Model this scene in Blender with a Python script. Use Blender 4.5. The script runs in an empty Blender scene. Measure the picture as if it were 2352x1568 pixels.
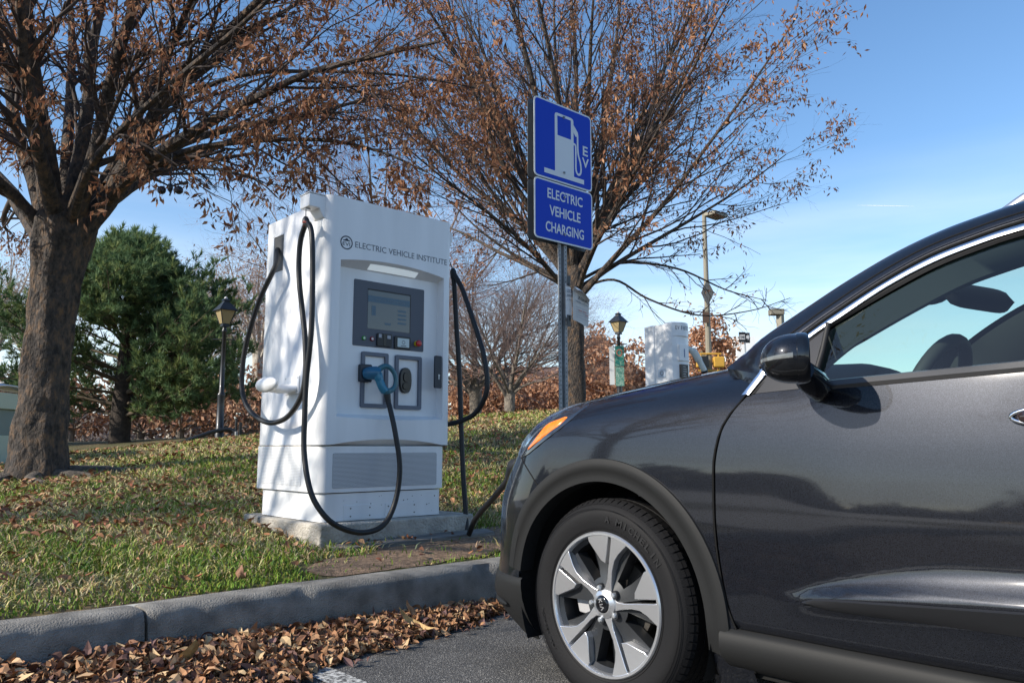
import bpy, bmesh, math, random
import numpy as np
from mathutils import Vector, Matrix
from mathutils.bvhtree import BVHTree
random.seed(7); rng=np.random.default_rng(7)
C=bpy.context.scene
COL=C.collection
rad=math.radians
# ---------------------------------------------------------------- camera, sky, sun, exposure
# world frame: X runs along the kerb, Y points from the car park up the lawn, Z up, asphalt at z=0
cd=bpy.data.cameras.new('camera'); cam=bpy.data.objects.new('camera',cd); COL.objects.link(cam); C.camera=cam
cam.location=(-2.851,-3.193,.84)
cam.rotation_euler=(rad(90)+math.atan(241/1800),0,-rad(42.7))
cd.sensor_width=36; cd.lens=36*1800/2352; cd.clip_start=.05; cd.clip_end=3000
SUN_EL=rad(29); SX,SY=-.955,.297
w=bpy.data.worlds.new('World'); C.world=w; w.use_nodes=True
nt=w.node_tree; bg=nt.nodes['Background']
sky=nt.nodes.new('ShaderNodeTexSky'); sky.sky_type='NISHITA'; sky.sun_disc=False
sky.sun_elevation=SUN_EL; sky.sun_rotation=math.atan2(SX,SY); sky.air_density=1.0; sky.dust_density=.35; sky.ozone_density=2.2
hs=nt.nodes.new('ShaderNodeHueSaturation'); hs.inputs['Saturation'].default_value=1.13; hs.inputs['Value'].default_value=1.08; nt.links.new(sky.outputs[0],hs.inputs['Color'])
wt=nt.nodes.new('ShaderNodeTexCoord'); wm=nt.nodes.new('ShaderNodeMapping'); wm.inputs['Scale'].default_value=(1.2,1.2,9); wm.inputs['Rotation'].default_value=(.12,.05,0); nt.links.new(wt.outputs['Generated'],wm.inputs[0])
wn=nt.nodes.new('ShaderNodeTexNoise'); wn.inputs['Scale'].default_value=2.2; wn.inputs['Detail'].default_value=7; nt.links.new(wm.outputs[0],wn.inputs['Vector'])
wr=nt.nodes.new('ShaderNodeMapRange'); wr.inputs[1].default_value=.36; wr.inputs[2].default_value=.70; wr.inputs[3].default_value=.24; nt.links.new(wn.outputs[0],wr.inputs[0])
ws=nt.nodes.new('ShaderNodeSeparateXYZ'); nt.links.new(wt.outputs['Generated'],ws.inputs[0])
we=nt.nodes.new('ShaderNodeMapRange'); we.inputs[1].default_value=.03; we.inputs[2].default_value=.34; we.inputs[3].default_value=.95; we.inputs[4].default_value=.0; nt.links.new(ws.outputs[2],we.inputs[0])
wk=nt.nodes.new('ShaderNodeMath'); wk.operation='MULTIPLY'; nt.links.new(wr.outputs[0],wk.inputs[0]); nt.links.new(we.outputs[0],wk.inputs[1])
wx=nt.nodes.new('ShaderNodeMix'); wx.data_type='RGBA'; wx.inputs[7].default_value=(6.2,6.6,7.0,1); nt.links.new(wk.outputs[0],wx.inputs[0]); nt.links.new(hs.outputs[0],wx.inputs[6])
nt.links.new(wx.outputs[2],bg.inputs[0]); bg.inputs[1].default_value=.15
sl=bpy.data.lights.new('sun','SUN'); so=bpy.data.objects.new('sun',sl); COL.objects.link(so)
sl.energy=5.0; sl.angle=rad(.53); sl.color=(1,.92,.80)
sdir=Vector((SX*math.cos(SUN_EL),SY*math.cos(SUN_EL),math.sin(SUN_EL)))
so.rotation_euler=sdir.to_track_quat('Z','Y').to_euler(); so.location=(-20,5,20)
C.view_settings.view_transform='Standard'; C.view_settings.look='None'; C.view_settings.exposure=.42; C.view_settings.gamma=1
C.render.engine='CYCLES'
try:
    C.cycles.max_bounces=8; C.cycles.transparent_max_bounces=12
except Exception: pass

# ---------------------------------------------------------------- helpers
def smooth(t): t=max(0,min(1,t)); return t*t*(3-2*t)
def lerp(a,b,t): return a+(b-a)*t
def itp(tab,x):
    if x<=tab[0][0]: return tab[0][1]
    for (a,b),(c,d) in zip(tab,tab[1:]):
        if x<=c: return b+(d-b)*(x-a)/(c-a)
    return tab[-1][1]
def sitp(tab,x):
    xs=[t[0] for t in tab]; n=len(tab)
    if x<=xs[0]: return tab[0][1]
    if x>=xs[-1]: return tab[-1][1]
    i=max(k for k in range(n) if xs[k]<=x); i=min(i,n-2)
    def m(k):
        if k==0: return (tab[1][1]-tab[0][1])/(xs[1]-xs[0])
        if k==n-1: return (tab[-1][1]-tab[-2][1])/(xs[-1]-xs[-2])
        a=(tab[k][1]-tab[k-1][1])/(xs[k]-xs[k-1]); b=(tab[k+1][1]-tab[k][1])/(xs[k+1]-xs[k])
        return 0 if a*b<=0 else 2*a*b/(a+b)
    h=xs[i+1]-xs[i]; t=(x-xs[i])/h
    return (2*t**3-3*t*t+1)*tab[i][1]+(t**3-2*t*t+t)*h*m(i)+(-2*t**3+3*t*t)*tab[i+1][1]+(t**3-t*t)*h*m(i+1)
def spline(pts,n):
    """Catmull-Rom through 3D points, n samples per span"""
    P=[Vector(p) for p in pts]; P=[P[0]*2-P[1]]+P+[P[-1]*2-P[-2]]; o=[]
    for i in range(1,len(P)-2):
        a,b,c,d=P[i-1],P[i],P[i+1],P[i+2]
        for k in range(n):
            t=k/n
            o.append(.5*((2*b)+(c-a)*t+(2*a-5*b+4*c-d)*t*t+(3*b-a-3*c+d)*t**3))
    o.append(P[-2].copy()); return o

class MB:
    def __init__(s): s.v=[]; s.f=[]; s.m=[]; s.mi=0
    def add(s,vs,fs):
        o=len(s.v); s.v+= [tuple(p) for p in vs]; s.f+=[tuple(i+o for i in f) for f in fs]; s.m+=[s.mi]*len(fs); return s
    def box(s,x0,x1,y0,y1,z0,z1):
        return s.add([(x0,y0,z0),(x1,y0,z0),(x1,y1,z0),(x0,y1,z0),(x0,y0,z1),(x1,y0,z1),(x1,y1,z1),(x0,y1,z1)],
          [(0,3,2,1),(4,5,6,7),(0,1,5,4),(1,2,6,5),(2,3,7,6),(3,0,4,7)])
    def frustum(s,c0,hx0,hy0,z0,c1,hx1,hy1,z1):
        return s.add([(c0[0]-hx0,c0[1]-hy0,z0),(c0[0]+hx0,c0[1]-hy0,z0),(c0[0]+hx0,c0[1]+hy0,z0),(c0[0]-hx0,c0[1]+hy0,z0),
          (c1[0]-hx1,c1[1]-hy1,z1),(c1[0]+hx1,c1[1]-hy1,z1),(c1[0]+hx1,c1[1]+hy1,z1),(c1[0]-hx1,c1[1]+hy1,z1)],
          [(0,3,2,1),(4,5,6,7),(0,1,5,4),(1,2,6,5),(2,3,7,6),(3,0,4,7)])
    def prism(s,poly,fn,d0,d1):
        """poly of 2D points; fn(a,b,depth)->3D"""
        n=len(poly); vs=[fn(a,b,d0) for a,b in poly]+[fn(a,b,d1) for a,b in poly]
        return s.add(vs,[tuple(range(n)),tuple(range(2*n-1,n-1,-1))]+[(i,i+n,(i+1)%n+n,(i+1)%n) for i in range(n)])
    def tube(s,pts,r,k=8,caps=True):
        P=[Vector(p) for p in pts]; n=len(P); R=r if isinstance(r,(list,tuple)) else [r]*n
        u=None; vs=[]
        for i in range(n):
            t=(P[min(i+1,n-1)]-P[max(i-1,0)]).normalized()
            if u is None:
                u=t.orthogonal().normalized()
            else:
                u=u-t*u.dot(t)
                u=u.normalized() if u.length>1e-6 else t.orthogonal().normalized()
            b=t.cross(u)
            for j in range(k):
                a=2*math.pi*j/k; vs.append(P[i]+(u*math.cos(a)+b*math.sin(a))*R[i])
        fs=[(i*k+j,i*k+(j+1)%k,(i+1)*k+(j+1)%k,(i+1)*k+j) for i in range(n-1) for j in range(k)]
        if caps: fs+=[tuple(range(k-1,-1,-1)),tuple((n-1)*k+j for j in range(k))]
        return s.add(vs,fs)
    def cyl(s,p0,p1,r0,r1=None,k=16): return s.tube([p0,p1],[r0,r0 if r1 is None else r1],k)
    def lathe(s,prof,o,ax='z',k=24):
        """prof: (radius, height) pairs around axis through o"""
        vs=[]
        for r,h in prof:
            for j in range(k):
                a=2*math.pi*j/k; c,d=r*math.cos(a),r*math.sin(a)
                vs.append({'z':(o[0]+c,o[1]+d,o[2]+h),'x':(o[0]+h,o[1]+c,o[2]+d),'y':(o[0]+d,o[1]+h,o[2]+c)}[ax])
        n=len(prof)
        return s.add(vs,[(i*k+j,i*k+(j+1)%k,(i+1)*k+(j+1)%k,(i+1)*k+j) for i in range(n-1) for j in range(k)])
    def grid(s,rows,close=False):
        n=len(rows[0]); vs=[p for r in rows for p in r]
        return s.add(vs,[(i*n+j,i*n+j+1,(i+1)*n+j+1,(i+1)*n+j) for i in range(len(rows)-1) for j in range(n-1)])
    def sphere(s,c,r,k=16,m=10,sc=(1,1,1)):
        rows=[[(c[0]+sc[0]*r*math.sin(math.pi*i/m)*math.cos(2*math.pi*j/k),c[1]+sc[1]*r*math.sin(math.pi*i/m)*math.sin(2*math.pi*j/k),c[2]+sc[2]*r*math.cos(math.pi*i/m)) for j in range(k+1)] for i in range(m+1)]
        return s.grid(rows)
    def build(s,name,mat,parent=None,smooth_deg=35,bevel=0,fix=True,**kw):
        me=bpy.data.meshes.new(name)
        off=OFF.get(parent.name,Vector()) if parent else Vector()
        V=[(p[0]-off[0],p[1]-off[1],p[2]-off[2]) for p in s.v]
        me.from_pydata(V,[],s.f)
        for mm in (mat if isinstance(mat,(list,tuple)) else [mat]): me.materials.append(mm)
        if isinstance(mat,(list,tuple)): me.polygons.foreach_set('material_index',s.m)
        me.update()
        if fix:
            bm=bmesh.new(); bm.from_mesh(me); bmesh.ops.remove_doubles(bm,verts=bm.verts,dist=1e-5)
            bmesh.ops.recalc_face_normals(bm,faces=bm.faces); bm.to_mesh(me); bm.free()
        if smooth_deg:
            me.shade_smooth(); me.set_sharp_from_angle(angle=rad(smooth_deg))
        o=bpy.data.objects.new(name,me); COL.objects.link(o)
        if parent: o.parent=parent
        if parent: OFF[o.name]=off
        if bevel:
            b=o.modifiers.new('bevel','BEVEL'); b.width=bevel; b.segments=2; b.limit_method='ANGLE'; b.angle_limit=rad(40); b.harden_normals=False
        for k_,v_ in kw.items(): o[k_]=v_
        return o
OFF={}
def tag(o,label,cat,group=None):
    o['label']=label; o['category']=cat
    if group: o['group']=group
    return o
def thing(name,label,cat,loc,group=None):
    o=bpy.data.objects.new(name,None); COL.objects.link(o); o.location=loc; o.empty_display_size=.1
    OFF[o.name]=Vector(loc); return tag(o,label,cat,group)
def npmesh(name,V,F,mat,parent=None,col=None,smoothed=False,mi=None):
    """fast mesh from numpy: V (n,3), F (m,k) fixed polygon size or list of such arrays"""
    off=OFF.get(parent.name,Vector()) if parent else Vector()
    Fs=F if isinstance(F,list) else [F]
    me=bpy.data.meshes.new(name); V=np.asarray(V,dtype=np.float32)-np.array(off,dtype=np.float32)
    me.vertices.add(len(V)); me.vertices.foreach_set('co',V.ravel())
    tot=np.concatenate([np.full(len(f),f.shape[1],dtype=np.int32) for f in Fs]); loops=np.concatenate([f.ravel() for f in Fs]).astype(np.int32)
    me.loops.add(len(loops)); me.loops.foreach_set('vertex_index',loops)
    me.polygons.add(len(tot)); st=np.zeros(len(tot),dtype=np.int32); st[1:]=np.cumsum(tot)[:-1]
    me.polygons.foreach_set('loop_start',st)
    if mi is not None: me.polygons.foreach_set('material_index',mi)
    for mm in (mat if isinstance(mat,(list,tuple)) else [mat]): me.materials.append(mm)
    me.update(calc_edges=True); me.validate()
    if col is not None:
        a=me.color_attributes.new('col','FLOAT_COLOR','POINT'); c4=np.ones((len(V),4),dtype=np.float32); c4[:,:3]=col; a.data.foreach_set('color',c4.ravel())
    me.polygons.foreach_set('use_smooth',np.full(len(tot),smoothed))
    o=bpy.data.objects.new(name,me); COL.objects.link(o)
    if parent: o.parent=parent; OFF[o.name]=off
    return o

# ---------------------------------------------------------------- materials
MATS={}
def mat(name,col,rough=.6,metal=0,noise=0,nscale=8,bump=0,bscale=40,coat=0,stretch=None,col2=None,ramp=(.35,.65),spec=.5,emit=None,attr=False,trans=0,ior=1.45,detail=6):
    if name in MATS: return MATS[name]
    m=bpy.data.materials.new(name); m.use_nodes=True; N=m.node_tree; b=N.nodes['Principled BSDF']; L=N.links.new
    b.inputs['Roughness'].default_value=rough; b.inputs['Metallic'].default_value=metal
    b.inputs['Specular IOR Level'].default_value=spec; b.inputs['IOR'].default_value=ior
    if coat: b.inputs['Coat Weight'].default_value=coat; b.inputs['Coat Roughness'].default_value=.03
    if trans: b.inputs['Transmission Weight'].default_value=trans
    c=tuple(col)+(1,) ; b.inputs['Base Color'].default_value=c
    tc=N.nodes.new('ShaderNodeTexCoord'); vec=tc.outputs['Object']
    if stretch:
        mp=N.nodes.new('ShaderNodeMapping'); mp.inputs['Scale'].default_value=stretch; L(vec,mp.inputs[0]); vec=mp.outputs[0]
    src=None
    if attr:
        at=N.nodes.new('ShaderNodeAttribute'); at.attribute_name='col'; src=at.outputs['Color']; L(src,b.inputs['Base Color'])
    if noise or col2:
        n=N.nodes.new('ShaderNodeTexNoise'); n.inputs['Scale'].default_value=nscale; n.inputs['Detail'].default_value=detail; L(vec,n.inputs['Vector'])
        r=N.nodes.new('ShaderNodeValToRGB'); L(n.outputs[0],r.inputs[0])
        r.color_ramp.elements[0].position=ramp[0]; r.color_ramp.elements[1].position=ramp[1]
        c2=tuple(col2)+(1,) if col2 else tuple(max(0,x*(1-noise)) for x in col)+(1,)
        c1=c if col2 else tuple(min(1,x*(1+noise)) for x in col)+(1,)
        r.color_ramp.elements[0].color=c1; r.color_ramp.elements[1].color=c2
        L(r.outputs[0],b.inputs['Base Color'])
    if bump:
        n2=N.nodes.new('ShaderNodeTexNoise'); n2.inputs['Scale'].default_value=bscale; n2.inputs['Detail'].default_value=5; L(vec,n2.inputs['Vector'])
        bp=N.nodes.new('ShaderNodeBump'); bp.inputs['Strength'].default_value=bump; bp.inputs['Distance'].default_value=.02; L(n2.outputs[0],bp.inputs['Height']); L(bp.outputs[0],b.inputs['Normal'])
    if emit: b.inputs['Emission Color'].default_value=tuple(emit[:3])+(1,); b.inputs['Emission Strength'].default_value=emit[3]
    MATS[name]=m; return m

def each(name,mbs,m,parent,**k):
    return [b_.build(name,m,parent,**k) for b_ in mbs]
def fit_text(s,o,rt,up,width,height,m,parent,name='lettering',thick=.0006,bold=0,raise_=0):
    """write s so that its ink box has lower-left o and the given width/height; rt, up unit vectors"""
    cu=bpy.data.curves.new('t','FONT'); cu.body=s; cu.size=1; cu.resolution_u=3; cu.offset=bold
    ob=bpy.data.objects.new('t',cu); me=bpy.data.meshes.new_from_object(ob); bpy.data.objects.remove(ob); bpy.data.curves.remove(cu)
    V=[v.co for v in me.vertices]; x0=min(v.x for v in V);x1=max(v.x for v in V);y0=min(v.y for v in V);y1=max(v.y for v in V)
    o=Vector(o);rt=Vector(rt).normalized();up=Vector(up).normalized();nn=rt.cross(up)
    P=[o+rt*((v.x-x0)/(x1-x0)*width)+up*((v.y-y0)/(y1-y0)*height)+nn*(thick+raise_) for v in V]
    F=[tuple(p.vertices) for p in me.polygons]; bpy.data.meshes.remove(me)
    b=MB(); b.add(P,F); return b.build(name,m,parent,smooth_deg=0,fix=False)

white=mat('white_powder_coat',(.74,.745,.75),.42,noise=.055,nscale=7,stretch=(1,1,.12),bump=.03,bscale=300)
black=mat('black_plastic',(.015,.016,.018),.45)
rubber=mat('cable_rubber',(.012,.012,.013),.5,bump=.04,bscale=60)
steel=mat('galvanised_steel',(.42,.44,.46),.45,metal=.8,noise=.15,nscale=20)
chrome=mat('chrome',(.85,.85,.86),.12,metal=1)
darkgrey=mat('dark_grey_panel',(.075,.085,.11),.5)
ink=mat('black_ink',(.02,.02,.025),.6)
inkgrey=mat('grey_ink',(.12,.13,.15),.6)
# ---------------------------------------------------------------- ground
def baseY(Y): return sitp([(.18,.222),(.8,.285),(2,.40),(4,.52),(6,.62),(7.5,.68),(9,.70),(12,.62),(20,.60),(40,.6)],Y)
def H(X,Y):
    k=smooth((Y-.9)/5.0)
    s=.10*max(-4,min(X,8.5))
    far=smooth((Y-13)/14)
    b=baseY(Y)+k*s*(1-far)+far*.40
    b+=.012*math.sin(X*1.3+Y*.7)*math.sin(Y*1.1-X*.4)*smooth((Y-.5)/2)
    if X>9: b-=0.02*min(X-9,10)*smooth((Y)/5)*0
    return b
def m_asphalt():
    m=mat('asphalt',(.055,.055,.058),.85); N=m.node_tree; b=N.nodes['Principled BSDF']; L=N.links.new
    tc=N.nodes.new('ShaderNodeTexCoord')
    v=N.nodes.new('ShaderNodeTexVoronoi'); v.inputs['Scale'].default_value=190; L(tc.outputs['Object'],v.inputs['Vector'])
    n=N.nodes.new('ShaderNodeTexNoise'); n.inputs['Scale'].default_value=3; n.inputs['Detail'].default_value=8; L(tc.outputs['Object'],n.inputs['Vector'])
    r=N.nodes.new('ShaderNodeValToRGB'); L(v.outputs['Color'],r.inputs[0])
    for p,c in ((0,(.025,.025,.027,1)),(.5,(.055,.055,.058,1)),(.8,(.10,.098,.095,1))):
        pass
    r.color_ramp.elements[0].color=(.045,.045,.046,1); r.color_ramp.elements[0].position=.1
    e=r.color_ramp.elements.new(.72); e.color=(.115,.112,.108,1)
    r.color_ramp.elements[-1].color=(.32,.31,.29,1); r.color_ramp.elements[-1].position=.95
    mx=N.nodes.new('ShaderNodeMix'); mx.data_type='RGBA'; mx.blend_type='MULTIPLY'; mx.inputs[0].default_value=.6
    r2=N.nodes.new('ShaderNodeValToRGB'); L(n.outputs[0],r2.inputs[0]); r2.color_ramp.elements[0].position=.3; r2.color_ramp.elements[1].position=.7
    r2.color_ramp.elements[0].color=(.55,.55,.55,1); r2.color_ramp.elements[1].color=(1.2,1.2,1.2,1)
    L(r.outputs[0],mx.inputs[6]); L(r2.outputs[0],mx.inputs[7]); L(mx.outputs[2],b.inputs['Base Color'])
    bp=N.nodes.new('ShaderNodeBump'); bp.inputs['Strength'].default_value=.7; bp.inputs['Distance'].default_value=.006
    L(v.outputs['Distance'],bp.inputs['Height']); L(bp.outputs[0],b.inputs['Normal']); return m
asph=m_asphalt()
b=MB(); b.grid([[(x,y,0) for x in (-600,-60,-8,0,8,60,600)] for y in (-500,-60,-8,-2,0.02)]); b.build('asphalt_car_park',asph,kind='structure')
# worn white bay line
def m_paint():
    m=mat('worn_road_paint',(.6,.6,.58),.8); N=m.node_tree; b=N.nodes['Principled BSDF']; L=N.links.new
    tc=N.nodes.new('ShaderNodeTexCoord'); n=N.nodes.new('ShaderNodeTexNoise'); n.inputs['Scale'].default_value=55; n.inputs['Detail'].default_value=9; n.inputs['Roughness'].default_value=.75
    L(tc.outputs['Object'],n.inputs['Vector']); r=N.nodes.new('ShaderNodeValToRGB'); L(n.outputs[0],r.inputs[0])
    r.color_ramp.elements[0].position=.44; r.color_ramp.elements[1].position=.56
    r.color_ramp.elements[0].color=(.07,.07,.07,1); r.color_ramp.elements[1].color=(.52,.52,.5,1); L(r.outputs[0],b.inputs['Base Color']); return m
b=MB()
for x in (-1.29,1.55,4.4): b.grid([[(x-.055,y,.004),(x+.055,y,.004)] for y in (-5.2,-2,-.12)])
b.build('parking_bay_lines',m_paint(),kind='structure')
# kerb
conc=mat('kerb_concrete',(.235,.222,.20),.9,noise=.38,nscale=9,bump=.75,bscale=150,ramp=(.3,.7))
prof=[(-.004,-.05),(.0,0),(.006,.08),(.012,.17),(.02,.2),(.034,.218),(.055,.227),(.10,.2275),(.18,.226),(.19,.15)]
b=MB()
xs0=[-13.775,-10.775,-7.775,-4.775,-1.775,2.6,5.6,8.6,11.6,14.6,30,60]
import mathutils
for a,c in zip(xs0,xs0[1:]):
    n=max(2,int((c-a)/(.025 if (a<3 and a>-8) else .4))); rows=[]
    for i in range(n+1):
        x=a+.006+(c-a-.012)*i/n; row=[]
        e=1 if i in (0,n) else 0
        for (y,z) in prof:
            q=mathutils.noise.noise((x*9,y*30,z*30))*.004+mathutils.noise.noise((x*1.3,3,z))*.004
            ch=max(0,mathutils.noise.noise((x*6,7.7,0))-.15)*.05 if .16<z<.226 and y<.06 else 0
            row.append((x,y+q+ch+(.008*e if z>.1 else 0),z+(q*.6 if z>.1 else 0)-ch*.6-(.006*e if z>.19 else 0)))
        rows.append(row)
    b.grid(rows)
    for row in (rows[0],rows[-1]): b.add(row,[tuple(range(len(row)))])
b.build('kerb',conc,kind='structure')
# lawn terrain
def axis(lo,hi,c0,c1,fine,grow=1.25):
    a=[c0]; 
    while a[-1]<c1: a.append(a[-1]+fine)
    s=fine
    while a[-1]<hi: s*=grow; a.append(a[-1]+s)
    s=fine; f=[c0]
    while f[-1]>lo: s*=grow; f.append(f[-1]-s)
    return f[:0:-1]+a
Xs=axis(-500,600,-6,10,.16); Ys=[.185]+axis(.3,700,.3,12,.16)
def m_lawn():
    m=mat('lawn_soil',(.1,.08,.04),.95); N=m.node_tree; b=N.nodes['Principled BSDF']; L=N.links.new
    tc=N.nodes.new('ShaderNodeTexCoord')
    def noise(sc,d=6):
        n=N.nodes.new('ShaderNodeTexNoise'); n.inputs['Scale'].default_value=sc; n.inputs['Detail'].default_value=d; L(tc.outputs['Object'],n.inputs['Vector']); return n
    n1=noise(1.3); n2=noise(24,8)
    r=N.nodes.new('ShaderNodeValToRGB'); L(n1.outputs[0],r.inputs[0]); r.color_ramp.elements[0].position=.35; r.color_ramp.elements[1].position=.62
    r.color_ramp.elements[0].color=(.06,.085,.018,1); r.color_ramp.elements[1].color=(.14,.105,.05,1)
    r2=N.nodes.new('ShaderNodeValToRGB'); L(n2.outputs[0],r2.inputs[0]); r2.color_ramp.elements[0].position=.4; r2.color_ramp.elements[1].position=.6
    r2.color_ramp.elements[0].color=(.35,.3,.3,1); r2.color_ramp.elements[1].color=(1.3,1.2,1.1,1)
    mx=N.nodes.new('ShaderNodeMix'); mx.data_type='RGBA'; mx.blend_type='MULTIPLY'; mx.inputs[0].default_value=.8
    L(r.outputs[0],mx.inputs[6]); L(r2.outputs[0],mx.inputs[7]); L(mx.outputs[2],b.inputs['Base Color'])
    bp=N.nodes.new('ShaderNodeBump'); bp.inputs['Strength'].default_value=.8; bp.inputs['Distance'].default_value=.03; L(n2.outputs[0],bp.inputs['Height']); L(bp.outputs[0],b.inputs['Normal']); return m
b=MB(); b.grid([[(x,y,H(x,y)) for x in Xs] for y in Ys]); b.build('lawn',m_lawn(),smooth_deg=80,fix=False,kind='structure')
# bare soil patch in front of the plinth, laid just over the lawn
def in_dirt(x,y):
    c=.33+.28*smooth((x+.9)/1.6); h=.15+.13*smooth((x+.8)/1.2)
    e=mathutils.noise.noise((x*5,y*5,0))*.06
    return -.95<x<1.1 and abs(y-c)<h+e
b=MB(); n=60
rows=[]
for j in range(13):
    t=j/12; row=[]
    for i in range(n+1):
        x=-.95+2.1*i/n; c=.33+.28*smooth((x+.9)/1.6); h=(.16+.13*smooth((x+.8)/1.2))*(min(1,8*(1-abs(2*i/n-1)))**.5)
        e=mathutils.noise.noise((x*5,t*3,0))*.05
        y=max(.20,c+(t*2-1)*(h+e)); row.append((x,y,H(x,y)+.004+.006*math.sin(math.pi*t)+.004*mathutils.noise.noise((x*20,y*20,1))))
    rows.append(row)
b.grid(rows); b.build('bare_soil',mat('red_brown_soil',(.21,.14,.09),.95,noise=.4,nscale=35,bump=.8,bscale=120),smooth_deg=80,fix=False,kind='structure')
# paved entrance lane left of the frame (seen mirrored in the car's flank)
b=MB(); b.grid([[(x,y,H(x,max(y,.19))+.02) for x in np.linspace(-9.4,-4.6,12)] for y in np.arange(.19,60,.8)]); b.build('entrance_lane',mat('pale_paving',(.30,.30,.30),.85,noise=.12,nscale=4),smooth_deg=80,fix=False,kind='structure')
b=MB(); b.grid([[(x,y,H(x,max(y,.19))+.02) for x in (-90,-50,-25,-16.5)] for y in np.arange(.19,60,1.6)]); b.build('far_car_park',mat('pale_paving',(.30,.30,.30),.85,noise=.12,nscale=4),smooth_deg=80,fix=False,kind='structure')
# pale path across the park
b=MB(); rows=[]
for i in range(60):
    x=-14+i*.5; y0=12.15-.30*(x-.76); rows.append([(x,y,H(x,y)+.03) for y in (y0-.3,y0,y0+.5)])
b.grid(rows); b.build('footpath',mat('path_concrete',(.42,.42,.42),.9,noise=.1,nscale=3),smooth_deg=80,fix=False,kind='structure')

# ---------------------------------------------------------------- grass and leaves (uncountable)
CX,CY=-2.851,-3.193
def polar_pts(n,r0,r1,a0,a1,pw=1.0):
    r=r0*(r1/r0)**(rng.random(n)**pw); a=np.radians(a0+(a1-a0)*rng.random(n))
    return CX+r*np.sin(a),CY+r*np.cos(a),r
def H_np(x,y): return np.array([H(a,c) for a,c in zip(x,y)])
noiz=np.vectorize(lambda x,y,s:mathutils.noise.noise((x*s,y*s,s)))
x,y,r=polar_pts(330000,3.2,17,2,88)
k=(y>.2)&~((x>-.66)&(x<.5)&(y>.74)&(y<1.8))
x,y,r=x[k],y[k],r[k]
keep=np.array([not in_dirt(a,c) or random.random()<.06 for a,c in zip(x,y)]); x,y,r=x[keep],y[keep],r[keep]
pt=noiz(x,y,.9)+.5*noiz(x,y,3.1)
keep=rng.random(len(x))<np.clip(.78-pt*.5,.3,1); x,y,r,pt=x[keep],y[keep],r[keep],pt[keep]
n=len(x); z=H_np(x,y)
edge=np.clip(1-(y-.2)/.25,0,1)
lush=np.clip(.42+edge*.6-pt*.55-.02*(r-4),.10,1)
u=rng.random(n)
green=u<lush
hgt=np.where(green,.022+.04*rng.random(n)**1.5,.018+.045*rng.random(n))*(1+.03*(r-4))
hgt*=np.where(edge>.3,.55,1)
wid=(.0022+.0012*rng.random(n))*(1+.16*(r-3.2))
th=rng.random(n)*2*np.pi; lean=np.where(green,.25+.9*rng.random(n),.6+1.6*rng.random(n)); ld=rng.random(n)*2*np.pi
wx,wy=np.cos(th)*wid,np.sin(th)*wid; lx,ly=np.cos(ld)*lean,np.sin(ld)*lean
nrm=np.sqrt(1+lean**2); hz=hgt/nrm*1.2
P=np.zeros((n,5,3))
P[:,0]=np.stack([x-wx,y-wy,z-.004],1); P[:,1]=np.stack([x+wx,y+wy,z-.004],1)
mxp=x+lx*hz*.4; myp=y+ly*hz*.4
P[:,2]=np.stack([mxp+wx*.8,myp+wy*.8,z+hz*.6],1); P[:,3]=np.stack([mxp-wx*.8,myp-wy*.8,z+hz*.6],1)
P[:,4]=np.stack([x+lx*hz*1.1,y+ly*hz*1.1,z+hz*(1-.12*lean)],1)
g=np.stack([.108+.09*rng.random(n),.165+.10*rng.random(n),.020+.022*rng.random(n)],1)
s=np.stack([.40+.18*rng.random(n),.33+.15*rng.random(n),.16+.09*rng.random(n)],1)
cl=np.where(green[:,None],g,s); cl=np.repeat(cl[:,None,:],5,1).reshape(-1,3)
ids=np.arange(n)*5
Q=np.stack([ids,ids+1,ids+2,ids+3],1); T=np.stack([ids+3,ids+2,ids+4],1)
bladem=mat('grass_blade',(.1,.2,.03),.7,attr=True,spec=.25)
o=npmesh('grass',P.reshape(-1,3),[Q,T],bladem,col=cl); o['kind']='stuff'
# fallen-leaf template: 3 stations x 3, folded along the midrib and curled
def leaf_field(x,y,z,size,tilt,yawr=None,curl=1.0,pal=None,lift=0):
    n=len(x); st=np.linspace(0,1,5); wprof=np.array([.04,.75,1,.62,.03])*.26
    yaw=rng.random(n)*2*np.pi; pit=(rng.random(n)-.5)*2*tilt; rol=(rng.random(n)-.5)*2*tilt
    cu=(rng.random(n)-.4)*curl; fo=.15+.5*rng.random(n)
    V=np.zeros((n,15,3))
    for i,t in enumerate(st):
        a=(t-.5); zz=cu*(a*a)*1.2*4*.35
        for j,sd in enumerate((-1,0,1)):
            V[:,i*3+j,0]=a*(1-.2*np.abs(cu)); V[:,i*3+j,1]=sd*wprof[i]*np.cos(fo); V[:,i*3+j,2]=zz+abs(sd)*wprof[i]*np.sin(fo)
    V*=size[:,None,None]
    def rot(V,ax,a):
        i,j={0:(1,2),1:(2,0),2:(0,1)}[ax]; c_,s_=np.cos(a)[:,None],np.sin(a)[:,None]; A,B=V[:,:,i].copy(),V[:,:,j].copy()
        V[:,:,i]=A*c_-B*s_; V[:,:,j]=A*s_+B*c_
    rot(V,0,rol); rot(V,1,pit); rot(V,2,yaw)
    mz=V[:,:,2].min(1)
    V[:,:,0]+=x[:,None]; V[:,:,1]+=y[:,None]; V[:,:,2]+=(z-np.minimum(mz,0)*lift)[:,None]
    ids=(np.arange(n)*15)[:,None]; q=[]
    for i in range(4):
        for j in range(2): q.append(np.array([i*3+j,i*3+j+1,(i+1)*3+j+1,(i+1)*3+j]))
    F=(ids[:,:,None]+np.array(q)[None]).reshape(-1,4)
    pal=np.array(pal); c=pal[rng.integers(0,len(pal),n)]*(.70+.70*rng.random(n))[:,None]
    return V.reshape(-1,3),F,np.repeat(c,15,0)
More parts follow.
